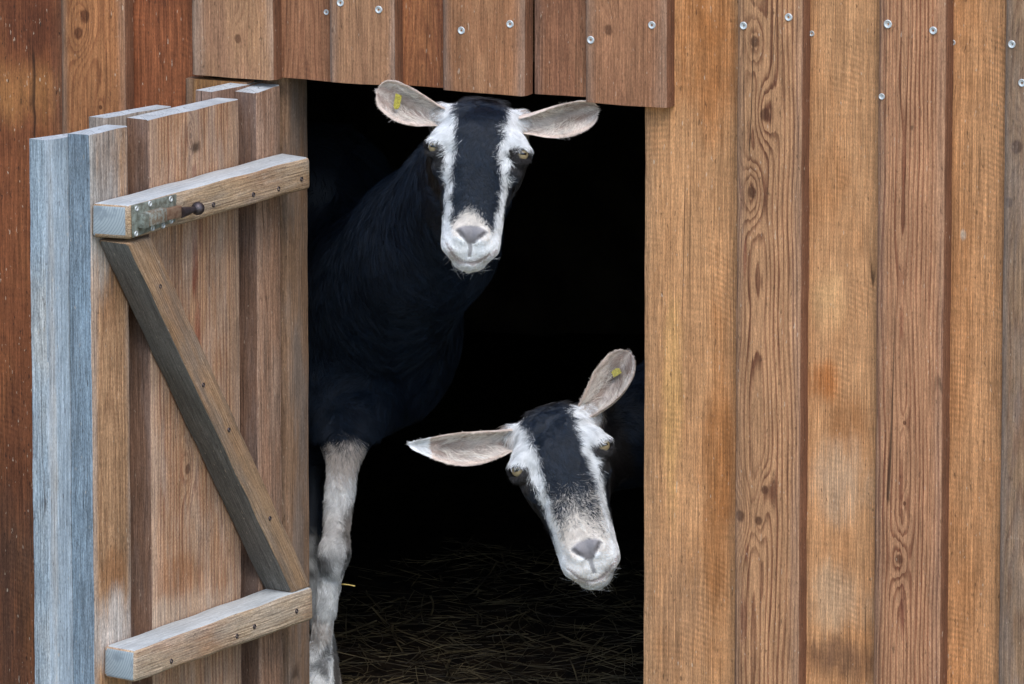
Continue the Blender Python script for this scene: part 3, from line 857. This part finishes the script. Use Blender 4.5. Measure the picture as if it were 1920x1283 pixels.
fur_mat = None
def make_fur_mat(name, rough, spec):
    N = NT(name)
    at = N.n('ShaderNodeAttribute'); at.attribute_name = 'coat'
    hi = N.n('ShaderNodeHairInfo')
    v = N.m('MULTIPLY_ADD', hi.outputs['Random'], .25, .85)
    cc = N.n('ShaderNodeCombineColor')
    for i in range(3): N.t.links.new(v, cc.inputs[i])
    N.set('Base Color', N.mix(1.0, at.outputs['Color'], cc.outputs[0], 'MULTIPLY'))
    N.set('Roughness', rough); N.set('Specular IOR Level', spec)
    return N.mat
def make_skin_mat(name):
    N = NT(name)
    at = N.n('ShaderNodeAttribute'); at.attribute_name = 'coat'
    tc = N.n('ShaderNodeTexCoord')
    nz = N.noise(tc.outputs['Object'], 300, 3, .6)
    N.set('Base Color', N.mix(N.m('MULTIPLY', nz, .35), at.outputs['Color'], (0.02, 0.018, 0.018)))
    N.set('Roughness', .55); N.set('Specular IOR Level', .4)
    bp = N.n('ShaderNodeBump'); bp.inputs['Strength'].default_value = .35; bp.inputs['Distance'].default_value = .0006
    N.t.links.new(N.noise(tc.outputs['Object'], 700, 2, .5), bp.inputs['Height'])
    N.t.links.new(bp.outputs[0], N.bsdf.inputs['Normal'])
    return N.mat
FUR = make_fur_mat('goat_hair', .42, .6)
FUR_B = make_fur_mat('goat_body_hair', .5, .32)
SKIN = make_skin_mat('goat_skin')
def eye_material():
    N = NT('goat_eye')
    tc = N.n('ShaderNodeTexCoord')
    sp = N.n('ShaderNodeSeparateXYZ'); N.t.links.new(tc.outputs['Object'], sp.inputs[0])
    X, Y, Z = sp.outputs
    r = N.m('SQRT', N.m('ADD', N.m('MULTIPLY', X, X), N.m('MULTIPLY', Z, Z)))
    nz = N.noise(tc.outputs['Object'], 900, 2)
    iris = N.mix(nz, lin(190, 172, 134), lin(140, 120, 86))
    c = N.mix(N.step(r, .0088, .0100), iris, lin(60, 50, 44))
    pup = N.m('MULTIPLY', N.step(N.m('ABSOLUTE', X), .0040, .0050, 1, 0), N.step(N.m('ABSOLUTE', Z), .0014, .0021, 1, 0))
    c = N.mix(pup, c, (.004, .004, .005))
    N.set('Base Color', c); N.set('Roughness', .12); N.set('Specular IOR Level', .6)
    N.set('Coat Weight', .8); N.set('Coat Roughness', .03)
    return N.mat
EYE_MAT = eye_material()
TAGM = simple('ear_tag_plastic', lin(198, 184, 78), .5, 0, .4, .25, 620, second=lin(120, 108, 40))

def hair_object(name, parent, roots, dirs, nors, lens, cols, rad, curl=.5, npts=5, rs=None, flat=.5, mat=None):
    n = len(roots)
    P = np.zeros((n, npts, 3))
    side = np.cross(dirs, nors)
    bend = rs.normal(0, .16, n)
    for k in range(npts):
        t = k / (npts - 1)
        P[:, k] = roots + lens[:, None] * (t * (nors * flat + dirs * (1 - flat * .4)) + t * t * (dirs * .25 - nors * curl * flat + side * bend[:, None]))
    hc = bpy.data.hair_curves.new(name)
    hc.add_curves([npts] * n)
    hc.points.foreach_set('position', P.astype(np.float32).ravel())
    ra = (rad[:, None] * np.linspace(1, .25, npts)[None, :]).astype(np.float32)
    at = hc.attributes.get('radius') or hc.attributes.new('radius', 'FLOAT', 'POINT')
    at.data.foreach_set('value', ra.ravel())
    ca_ = hc.attributes.new('coat', 'FLOAT_COLOR', 'CURVE')
    ca_.data.foreach_set('color', np.concatenate([cols, np.ones((n, 1))], 1).astype(np.float32).ravel())
    hc.materials.append(mat or FUR)
    o = bpy.data.objects.new(name, hc)
    col.objects.link(o)
    o.parent = parent
    return o

def make_goat(name, label, head_px, head_y, roll, pitch, yaw, ears, body, opt, seed, tags):
    rs = np.random.RandomState(seed)
    O = on_y(head_px[0], head_px[1], head_y)                  # point between the eyes
    Hc = np.stack([R_, F_, U_], 1)
    cr, sr = math.cos(math.radians(roll)), math.sin(math.radians(roll))
    cp, sp_ = math.cos(math.radians(pitch)), math.sin(math.radians(pitch))
    cy, sy = math.cos(math.radians(yaw)), math.sin(math.radians(yaw))
    Rr = np.array([[cr, 0, sr], [0, 1, 0], [-sr, 0, cr]])
    Rp = np.array([[1, 0, 0], [0, cp, -sp_], [0, sp_, cp]])
    Ry = np.array([[cy, -sy, 0], [sy, cy, 0], [0, 0, 1]])
    H = Hc @ Rr @ Ry @ Rp                                     # head axes as columns
    HS = opt.get('scale', 1.0) * .001
    zs = opt.get('muzzle', 1.0)                               # longer or shorter muzzle
    def to_w(q):
        q = np.array(q, float)
        q[..., 2] = np.where(q[..., 2] < 0, q[..., 2] * zs, q[..., 2])
        return O + (q * HS) @ H.T
    def to_l(p):
        L = ((np.asarray(p, float) - O) @ H) / HS
        L[..., 2] = np.where(L[..., 2] < 0, L[..., 2] / zs, L[..., 2])
        return L
    prims = body(to_w)
    def body_sdf(Pw, plist):
        d = None
        for (kind, a, k) in plist:
            e = rcone(Pw, *a) if kind == 'c' else ell(Pw, *a)
            d = e if d is None else smin(d, e, k)
        return d
    def full(Pw, plist):
        b = body_sdf(Pw, plist)
        L = to_l(Pw)
        near = (np.abs(L) < np.array([150, 320, 260])).all(-1)
        h = np.full(b.shape, 1.0)
        if near.any(): h[near] = head_sdf(L[near]) * HS
        return smin(b, h, .025)
    # fine grid round the head, coarse grid elsewhere
    cs = np.array([to_w((sx * 96, yy, zz)) for sx in (-1, 1) for yy in (-30, 150) for zz in (-204, 112)])
    lo, hi = cs.min(0), cs.max(0)
    hf = .0028
    dims = np.ceil((hi - lo) / hf).astype(int) + 1
    g = np.stack(np.meshgrid(*[lo[i] + hf * np.arange(dims[i]) for i in range(3)], indexing='ij'), -1)
    vals = full(g.reshape(-1, 3), prims[:3]).reshape(dims)
    v1, q1 = surface_nets(vals, lo, hf)
    allp = np.array([p for (kind, a, k) in prims for p in ((a[0], a[1]) if kind == 'c' else (a[0],))])
    lo2 = np.minimum(allp.min(0), lo) - .22; hi2 = np.maximum(allp.max(0), hi) + .22
    lo2[2] = max(lo2[2], -.10)
    hc_ = .0145
    dims2 = np.ceil((hi2 - lo2) / hc_).astype(int) + 1
    g2 = np.stack(np.meshgrid(*[lo2[i] + hc_ * np.arange(dims2[i]) for i in range(3)], indexing='ij'), -1)
    vals2 = full(g2.reshape(-1, 3), prims).reshape(dims2)
    v2, q2 = surface_nets(vals2, lo2, hc_)
    cen = v2[q2].mean(1)
    inside = ((cen > lo + .012) & (cen < hi - .012)).all(-1)
    q2 = q2[~inside]
    used = np.unique(q2); rm = -np.ones(len(v2), int); rm[used] = np.arange(len(used))
    v2 = v2[used]; q2 = rm[q2]
    verts = [v1, v2]; quads = [q1, q2 + len(v1)]
    reg = [np.zeros(len(v1)), np.ones(len(v2))]
    uvs = [np.zeros((len(v1), 3)), np.zeros((len(v2), 3))]
    nb = len(v1) + len(v2)
    for e in ears:
        ev, eq, eu = ear_mesh(**e)
        verts.append(to_w(ev)); quads.append(np.array(eq) + nb); reg.append(np.full(len(ev), 2.0)); uvs.append(eu)
        nb += len(ev)
    verts = np.concatenate(verts); quads = np.concatenate(quads); reg = np.concatenate(reg); uvs = np.concatenate(uvs)
    root_loc = np.array(opt['base'])
    root = empty(name, root_loc)
    tag(root, label, 'goat', 'goats looking out of the hatch')
    me = bpy.data.meshes.new('body')
    me.from_pydata((verts - root_loc).tolist(), [], quads.tolist())
    me.update()
    me.polygons.foreach_set('use_smooth', [True] * len(me.polygons))
    ob = bpy.data.objects.new('body', me); col.objects.link(ob); ob.parent = root
    me.materials.append(SKIN)
    # ---- coat colours
    def coat(Pw, rg, uv, jit):
        L = to_l(Pw)
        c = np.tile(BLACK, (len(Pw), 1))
        hm = (rg < 2) & (np.abs(L[:, 0]) < 90) & (L[:, 2] > -185) & (L[:, 1] < 110) & (L[:, 2] < 105)
        if hm.any(): c[hm] = head_coat(L[hm], rs, opt, jit)
        em = rg > 1.5
        if em.any():
            u, v, s = uv[em, 0], uv[em, 1], uv[em, 2]
            inner = (s < .5) & (np.abs(v) < .72)
            e = np.tile(np.array([.74, .61, .52]), (em.sum(), 1))
            mixv = np.clip(.5 + .5 * np.sin(v * 9 + u * 3) + rs.normal(0, .35, len(u)), 0, 1)
            ci = np.array([.46, .33, .27])[None, :] * (1 - mixv[:, None]) + np.array([.90, .81, .73])[None, :] * mixv[:, None]
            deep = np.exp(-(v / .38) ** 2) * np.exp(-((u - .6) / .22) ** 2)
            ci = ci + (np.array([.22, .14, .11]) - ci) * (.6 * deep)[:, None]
            e[inner] = ci[inner]
            rim = (np.abs(v) > .8)
            e[rim] = np.array([.86, .72, .62])
            if opt.get('white_tip'):
                e[(u > .80) & (to_l(Pw[em])[:, 0] < 0)] = WHITE
            c[em] = e
        bm_ = (rg > .5) & (rg < 1.5)
        if opt.get('leg') is not None and bm_.any():
            c[bm_] = np.where(opt['leg'](Pw[bm_], rs)[0][:, None], opt['leg'](Pw[bm_], rs)[1], c[bm_])
        return c
    L = to_l(verts)
    vc = coat(verts, reg, uvs, .6)
    hm = (reg < .5)
    pad = np.zeros(len(verts)); pad[hm] = nose_pad(L[hm])
    padc = GREY_N[None, :] * (1 + .25 * sstep(L[:, 2], -120, -106))[:, None]
    vc = vc * (1 - pad[:, None]) + padc * pad[:, None]
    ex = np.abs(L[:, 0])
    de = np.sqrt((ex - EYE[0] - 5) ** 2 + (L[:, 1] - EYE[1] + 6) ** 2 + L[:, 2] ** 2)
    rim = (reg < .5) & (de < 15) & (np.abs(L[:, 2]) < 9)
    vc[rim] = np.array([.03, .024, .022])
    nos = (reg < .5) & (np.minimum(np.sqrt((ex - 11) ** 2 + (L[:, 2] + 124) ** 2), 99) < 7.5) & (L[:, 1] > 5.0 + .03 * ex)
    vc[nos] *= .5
    ca_ = me.attributes.new('coat', 'FLOAT_COLOR', 'POINT')
    ca_.data.foreach_set('color', np.concatenate([vc, np.ones((len(vc), 1))], 1).astype(np.float32).ravel())
    # ---- hair
    tri = np.concatenate([quads[:, [0, 1, 2]], quads[:, [0, 2, 3]]])
    a, b, c3 = verts[tri[:, 0]], verts[tri[:, 1]], verts[tri[:, 2]]
    fnv = np.cross(b - a, c3 - a); area = np.linalg.norm(fnv, axis=1) / 2
    vn = np.zeros((len(me.vertices), 3), np.float32).ravel(); me.vertex_normals.foreach_get('vector', vn); vn = vn.reshape(-1, 3).astype(float)
    ctr = (a + b + c3) / 3
    rg = reg[tri[:, 0]]
    Lc = to_l(ctr)
    dens = np.where(rg < .5, 1.1e6, np.where(rg > 1.5, 1.0e6, 2.8e5))
    dens = np.where((rg < .5) & (Lc[:, 1] > 80), .45e6, dens)
    hidden = (rg > .5) & (rg < 1.5) & ((ctr[:, 1] > .9) | (ctr[:, 0] < XL - .10) | (ctr[:, 0] > XR + .14))
    dens = np.where((rg > .5) & (rg < 1.5) & (ctr[:, 2] < .42), 5e5 if opt.get('leg') is not None else 1e5, dens)
    dens = np.where(hidden, 2.5e4, dens)
    cntf = area * dens
    ntot = int(cntf.sum())
    ti = rs.choice(len(tri), size=ntot, p=cntf / cntf.sum())
    r1, r2 = np.sqrt(rs.rand(ntot)), rs.rand(ntot)
    w0, w1, w2 = 1 - r1, r1 * (1 - r2), r1 * r2
    def ip(arr): return w0[:, None] * arr[tri[ti, 0]] + w1[:, None] * arr[tri[ti, 1]] + w2[:, None] * arr[tri[ti, 2]]
    P = ip(verts); Nn = ip(vn); Nn /= np.linalg.norm(Nn, axis=1)[:, None] + 1e-9
    UV = ip(uvs); RG = reg[tri[ti, 0]]
    Lp = to_l(P)
    keep = np.ones(ntot, bool)
    head = RG < .5
    pd = np.zeros(ntot); pd[head] = nose_pad(Lp[head])
    keep &= ~(pd > .3)
    ax_ = np.abs(Lp[:, 0])
    E = np.stack([ax_, Lp[:, 1], Lp[:, 2]], 1) - (EYE + EYE_O * 8)
    keep &= ~(head & ((np.sqrt((E[:, 0] / 1.15) ** 2 + (E[:, 1] / 1.15) ** 2 + (E[:, 2] / .75) ** 2) < 10.5)))
    keep &= ~(head & (Lp[:, 2] < -130) & (np.abs(Lp[:, 2] - (-157.5 + .0205 * ax_ ** 2)) < 2.2) & (Lp[:, 1] < 48) & (ax_ < 38))
    P, Nn, UV, RG, Lp = P[keep], Nn[keep], UV[keep], RG[keep], Lp[keep]
    n = len(P)
    head = RG < .5; ear = RG > 1.5; bod = ~head & ~ear
    x, y, z = Lp[:, 0], Lp[:, 1], Lp[:, 2]
    # flow in head frame
    fl = np.zeros((n, 3))
    fl[:, 0] = np.clip(x / 40, -1, 1) * .65
    fl[:, 1] = np.clip((y - 25) / 50, 0, 1) * .9
    fl[:, 2] = -.9
    mz = head & (z < -105)
    fl[mz, 0] = x[mz] / 26; fl[mz, 2] = -.6 - np.clip((-135 - z[mz]) / 30, 0, 1)
    fw = fl @ H.T
    fw[bod] = np.array([0, .15, -1.0])
    if ear.any():
        ne = len(ears)
        # ear hairs run from root to tip
        ep = np.zeros((ear.sum(), 3)); best = np.full(ear.sum(), 1e9)
        for e in ears:
            B, T = to_w(np.array(e['B'], float)), to_w(np.array(e['T'], float))
            d = T - B; t = np.clip(((P[ear] - B) @ d) / (d @ d), 0, 1)
            ds = np.linalg.norm(P[ear] - B - t[:, None] * d, axis=1)
            m_ = ds < best
            dn = d / np.linalg.norm(d)
            off = P[ear] - B - t[:, None] * d
            ep[m_] = (dn[None, :] + np.where(UV[ear][:, 2:3] < .5, -off * 22, off * 10))[m_]; best[m_] = ds[m_]
        fw[ear] = ep
    fw = fw + vnoise(P, 70, seed + 1) * .5 + vnoise(P, 260, seed + 2) * .6 + vnoise(P, 520, seed + 3) * .35 + rs.normal(0, .12, (n, 3))
    fw -= (fw * Nn).sum(1)[:, None] * Nn
    fw /= np.linalg.norm(fw, axis=1)[:, None] + 1e-9
    ln = np.full(n, .0085)
    ln[head] = np.interp(z[head], [-180, -150, -120, -100, -60, 0, 50, 75, 95], [3.4, 2.8, 2.4, 3.6, 5.5, 7, 8, 9, 9]) * .001
    ln[head & (y > 55)] = .013
    ln[head & (y > 40) & (z < -95)] = .004
    ln[bod] = .022
    ln[bod & (P[:, 2] < .37)] = .008
    inner = ear & (UV[:, 2] < .5)
    ln[ear] = .0030
    ln[inner & (np.abs(UV[:, 1]) < .7)] = .005
    tuft = inner & (np.abs(UV[:, 1]) > .25) & (UV[:, 0] < .65) & (np.abs(UV[:, 1]) < .8) & (rs.rand(n) < .16)
    ln[tuft] = .017
    ln[inner & (np.abs(UV[:, 1]) > .7)] = .003
    ln[head & (z < -112) & (np.abs(x) > 31)] = .0018
    ln *= rs.uniform(.6, 1.35, n)
    whisk = head & (z < -143) & (np.abs(x) < 30) & (rs.rand(n) < .012) & (y < 50) & (np.abs(x) + (-z - 128) > 18)
    ln[whisk] = rs.uniform(.010, .022, whisk.sum())
    cc = coat(P, RG, UV, 2.2)
    cc[tuft] = CREAM * 1.15
    dark_ = cc.max(1) < .1
    cc *= np.where(dark_, rs.uniform(.4, 2.0, n) ** 1.3, rs.uniform(.85, 1.08, n))[:, None]
    cc *= (1 + .16 * vnoise(P, 420, seed + 4)[:, :1])
    griz = head & (rs.rand(n) < opt.get('grizzle', .0) * sstep(-z, 20, 85)) & (np.abs(x) < 33) & (y < 30)
    cc[griz] = CREAM
    cc = np.clip(cc, 0, .97)
    rad = np.where(head | ear, .00021, .00028)
    rad = np.where(bod & (P[:, 2] < .40), .00024, rad)
    rad = np.where(whisk, .00012, rad)
    flat = np.full(n, .38); 
    dk = bod & (cc.max(1) < .1)
    for sel, nm, mt in ((~dk, 'fur', FUR), (dk, 'body_fur', FUR_B)):
        hair_object(nm, root, P[sel] - root_loc, fw[sel], Nn[sel], ln[sel], cc[sel], rad[sel], rs=rs, mat=mt)
    # ---- eyes
    for s in (-1, 1):
        ec = to_w((EYE[0] * s, EYE[1], EYE[2]))
        ov = H @ np.array([EYE_O[0] * s, EYE_O[1], EYE_O[2]])
        look = ov * .55 - F_ * .45                              # gaze is turned a little towards the viewer
        look /= np.linalg.norm(look)
        zv = H[:, 2] - look * (H[:, 2] @ look); zv /= np.linalg.norm(zv)
        yv = -look; xv = np.cross(yv, zv)
        vs, fs = [], []
        nu_, nv_ = 20, 14
        for i in range(nv_ + 1):
            th = math.pi * i / nv_
            for j in range(nu_):
                ph = 2 * math.pi * j / nu_
                rr = EYE_R * HS * (1.0 + .05 * max(0, math.cos(th)) ** 8)
                vs.append((rr * math.sin(th) * math.cos(ph), -rr * math.cos(th), rr * math.sin(th) * math.sin(ph)))
        for i in range(nv_):
            for j in range(nu_):
                fs.append((i * nu_ + j, i * nu_ + (j + 1) % nu_, (i + 1) * nu_ + (j + 1) % nu_, (i + 1) * nu_ + j))
        eo = link_mesh('eye', vs, fs, EYE_MAT, root, sharp=0)
        q = ec - root_loc
        eo.matrix_local = Matrix(((xv[0], yv[0], zv[0], q[0]), (xv[1], yv[1], zv[1], q[1]), (xv[2], yv[2], zv[2], q[2]), (0, 0, 0, 1)))
    # ---- ear tags
    for (c, axu, axv, w_, h_) in tags:
        c = to_w(c); axu = H @ np.array(axu, float); axv = H @ np.array(axv, float)
        axu /= np.linalg.norm(axu); axv = axv - axu * (axv @ axu); axv /= np.linalg.norm(axv); nn = np.cross(axu, axv)
        out = [(-.5, -.5), (.5, -.42), (.5, .30), (.22, .5), (-.22, .5), (-.5, .3)]
        vs = [c + axu * (a_ * w_) + axv * (b_ * h_) + nn * t_ - root_loc for t_ in (-.0008, .0008) for (a_, b_) in out]
        fs = [tuple(range(6)), tuple(range(11, 5, -1))] + [(i, (i + 1) % 6, 6 + (i + 1) % 6, 6 + i) for i in range(6)]
        link_mesh('ear_tag', vs, fs, TAGM, root, smooth=False)
    return root

# ---- first goat: upright head under the lintel, body to the left inside
def body1(to_w):
    nk0 = to_w((0, 92, 2))
    nk1 = on_y(800, 450, 0.20)
    ch = on_y(650, 620, 0.47)
    wth = on_y(592, 370, 0.46)
    bd = np.array([-.62, .78, 0])
    mid = ch + bd * .34 + np.array([0, 0, .02]); rmp = ch + bd * .72 + np.array([0, 0, .05])
    el = on_y(646, 835, 0.28); kn = on_y(627, 1035, .225); ft = on_y(596, 1235, .25); ho = np.array([ft[0] + .010, ft[1] - .014, -.015])
    hoof = np.array([ho[0] + .006, ho[1] - .018, -.052])
    el2 = on_y(590, 850, .36); kn2 = on_y(578, 1060, .32); ft2 = on_y(604, 1205, .33)
    ho2 = np.array([ft2[0] + .01, ft2[1] - .01, -.048])
    pr = [('c', (nk0, nk1, .058, .085), .03), ('c', (nk1, ch, .09, .13), .05), ('c', (wth, ch, .11, .145), .06),
          ('c', (ch, mid, .145, .19), .06), ('c', (mid, rmp, .19, .16), .06),
          ('c', (on_y(650, 730, .38), el, .085, .032), .04), ('c', (el, kn, .024, .0185), .012), ('c', (kn, kn + np.array([0, -.004, -.012]), .0235, .021), .01), ('c', (kn, ft, .0185, .0145), .01),
          ('c', (ft, ho, .019, .019), .01), ('c', (ho, hoof, .020, .026), .01),
          ('c', (ch + np.array([-.08, .05, -.05]), el2, .08, .036), .05), ('c', (el2, kn2, .027, .0215), .015), ('c', (kn2, ft2, .0185, .016), .01), ('c', (ft2, ho2, .019, .025), .01)]
    for s in (-.09, .09):
        hx = rmp + np.array([s * .78, s * .62, -.15]); hk = np.array([hx[0] + .02, hx[1] + .05, .27]); hb = np.array([hx[0], hx[1], -.045])
        pr += [('c', (rmp + np.array([s * .5, s * .4, -.02]), hx, .12, .07), .05), ('c', (hx, hk, .055, .03), .02), ('c', (hk, hb, .026, .024), .012)]
    return pr
def leg_coat(Pw, rs):
    dl = rcone(Pw, on_y(648, 860, .265), on_y(634, 1032, .235), .0, .0)
    d2 = rcone(Pw, on_y(590, 850, .36), on_y(578, 1060, .32), .0, .0)
    m = (Pw[:, 2] < .356 + rs.normal(0, .014, len(Pw))) & (Pw[:, 1] < .48) & ((dl < .033 + rs.normal(0, .003, len(Pw))) | (Pw[:, 2] < .30)) & ((d2 > .045) | (dl < d2) | (Pw[:, 2] < .20))
    z = Pw[:, 2]
    t = vnoise(Pw, 30, 77)[:, 0] + rs.normal(0, .2, len(Pw))
    c = WHITE + (TAN - WHITE) * (.75 * sstep(t, .3, 1.0))[:, None]
    t2 = vnoise(Pw * np.array([1, 1, .6]), 75, 78)[:, 1] + rs.normal(0, .12, len(Pw))
    c = c * (1 - .75 * sstep(t2, .45, .75))[:, None]
    c = c + (TAN * .9 - c) * (np.exp(-((z - .235) / .03) ** 2) * .4)[:, None]
    c = c * (1 - .5 * np.exp(-((z - .195) / .015) ** 2) * sstep(-t, -.3, .5))[:, None]
    c[z < -.03] = np.array([.07, .06, .05])
    return m, c
k1 = on_y(690, 640, 0.34)
goat1 = make_goat('goat', 'black goat holding its white-striped head upright beneath the lintel', (897, 281), -0.10, 4.8, 0, 0,
    [dict(B=(-56, 46, 44), T=(-146, 36, 74), W=52, face=(.25, -1, -.25), cup=.80, bow=(0, 0, -4)),
     dict(B=(56, 46, 44), T=(160, 30, 72), W=47, face=(-.2, -1, -.4), cup=.88, bow=(0, 0, -3))],
    body1, dict(base=(float(k1[0]), float(k1[1]), -0.07), leg=leg_coat, nose_top=-83, nose_soft=4, grizzle=.0), 21,
    [((-118, 24, 58), (.9, 0, -.1), (.15, .2, -1), .009, .022)])

# ---- second goat: tilted head low at the right jamb
def body2(to_w):
    nk0 = to_w((4, 96, 0))
    nk1 = nk0 + np.array([.10, .20, .02])
    ch = nk0 + np.array([.30, .42, .04]); 
    bd = np.array([.70, .71, 0])
    mid = ch + bd * .30 + np.array([0, 0, .04]); rmp = ch + bd * .60 + np.array([0, 0, .06])
    pr = [('c', (nk0, nk1, .056, .08), .03), ('c', (nk1, ch, .085, .13), .05), ('c', (ch, mid, .14, .18), .06), ('c', (mid, rmp, .18, .15), .06)]
    for base in (ch, rmp):
        for s in (-.09, .09):
            a = base + np.array([-s * .7, s * .7, -.06]); kx = np.array([a[0], a[1] - .02, .24]); hx = np.array([a[0], a[1], -.045])
            pr += [('c', (a, kx, .06, .028), .03), ('c', (kx, hx, .025, .025), .012)]
    return pr
k2 = on_y(1051, 858, 0.02) + np.array([.35, .5, 0])
goat2 = make_goat('goat', 'black goat tilting its white-striped head low beside the orange-brown jamb board', (1051, 858), 0.00, -16.3, 0, 0,
    [dict(B=(-56, 46, 44), T=(-193, 34, 74), W=47, face=(.1, -1, -.25), cup=.78, bow=(0, 0, -7), shape=[.62, .74, .92, 1.0, .88, .62, .40, .30, .14]),
     dict(B=(55, 46, 48), T=(132, 24, 108), W=52, face=(-.35, -1, .2), cup=.85, bow=(4, 0, -4))],
    body2, dict(base=(float(k2[0]), float(k2[1]), -0.07), nose_top=-70, nose_soft=11, grizzle=.45, blaze=.97, white_tip=True, scale=1.03, muzzle=1.11), 22,
    [((106, 22, 90), (1, 0, .2), (.3, .1, 1), .013, .010)])

# a stalk of straw caught on the first goat's leg
p0 = on_y(640, 1096, .21)
vs, fs = straw_mesh(1, 2, (0, 0.0001), (0, 0.0001), (.02, .0201), (.019, .0191))
vs = []
for k in range(5):
    for a in range(3):
        vs.append((k * .0055, .0012 * math.cos(a * 2.09), .0012 * math.sin(a * 2.09) + .0006 * math.sin(k)))
st_ = link_mesh('straw_stalk', vs, fs + [(0, 1, 2), (12, 13, 14)], straw_mat('bright_straw', lin(226, 200, 120), lin(200, 170, 96)), None, sharp=0)
st_.location = p0
tag(st_, 'short yellow straw stalk sticking to the pale foreleg', 'straw')
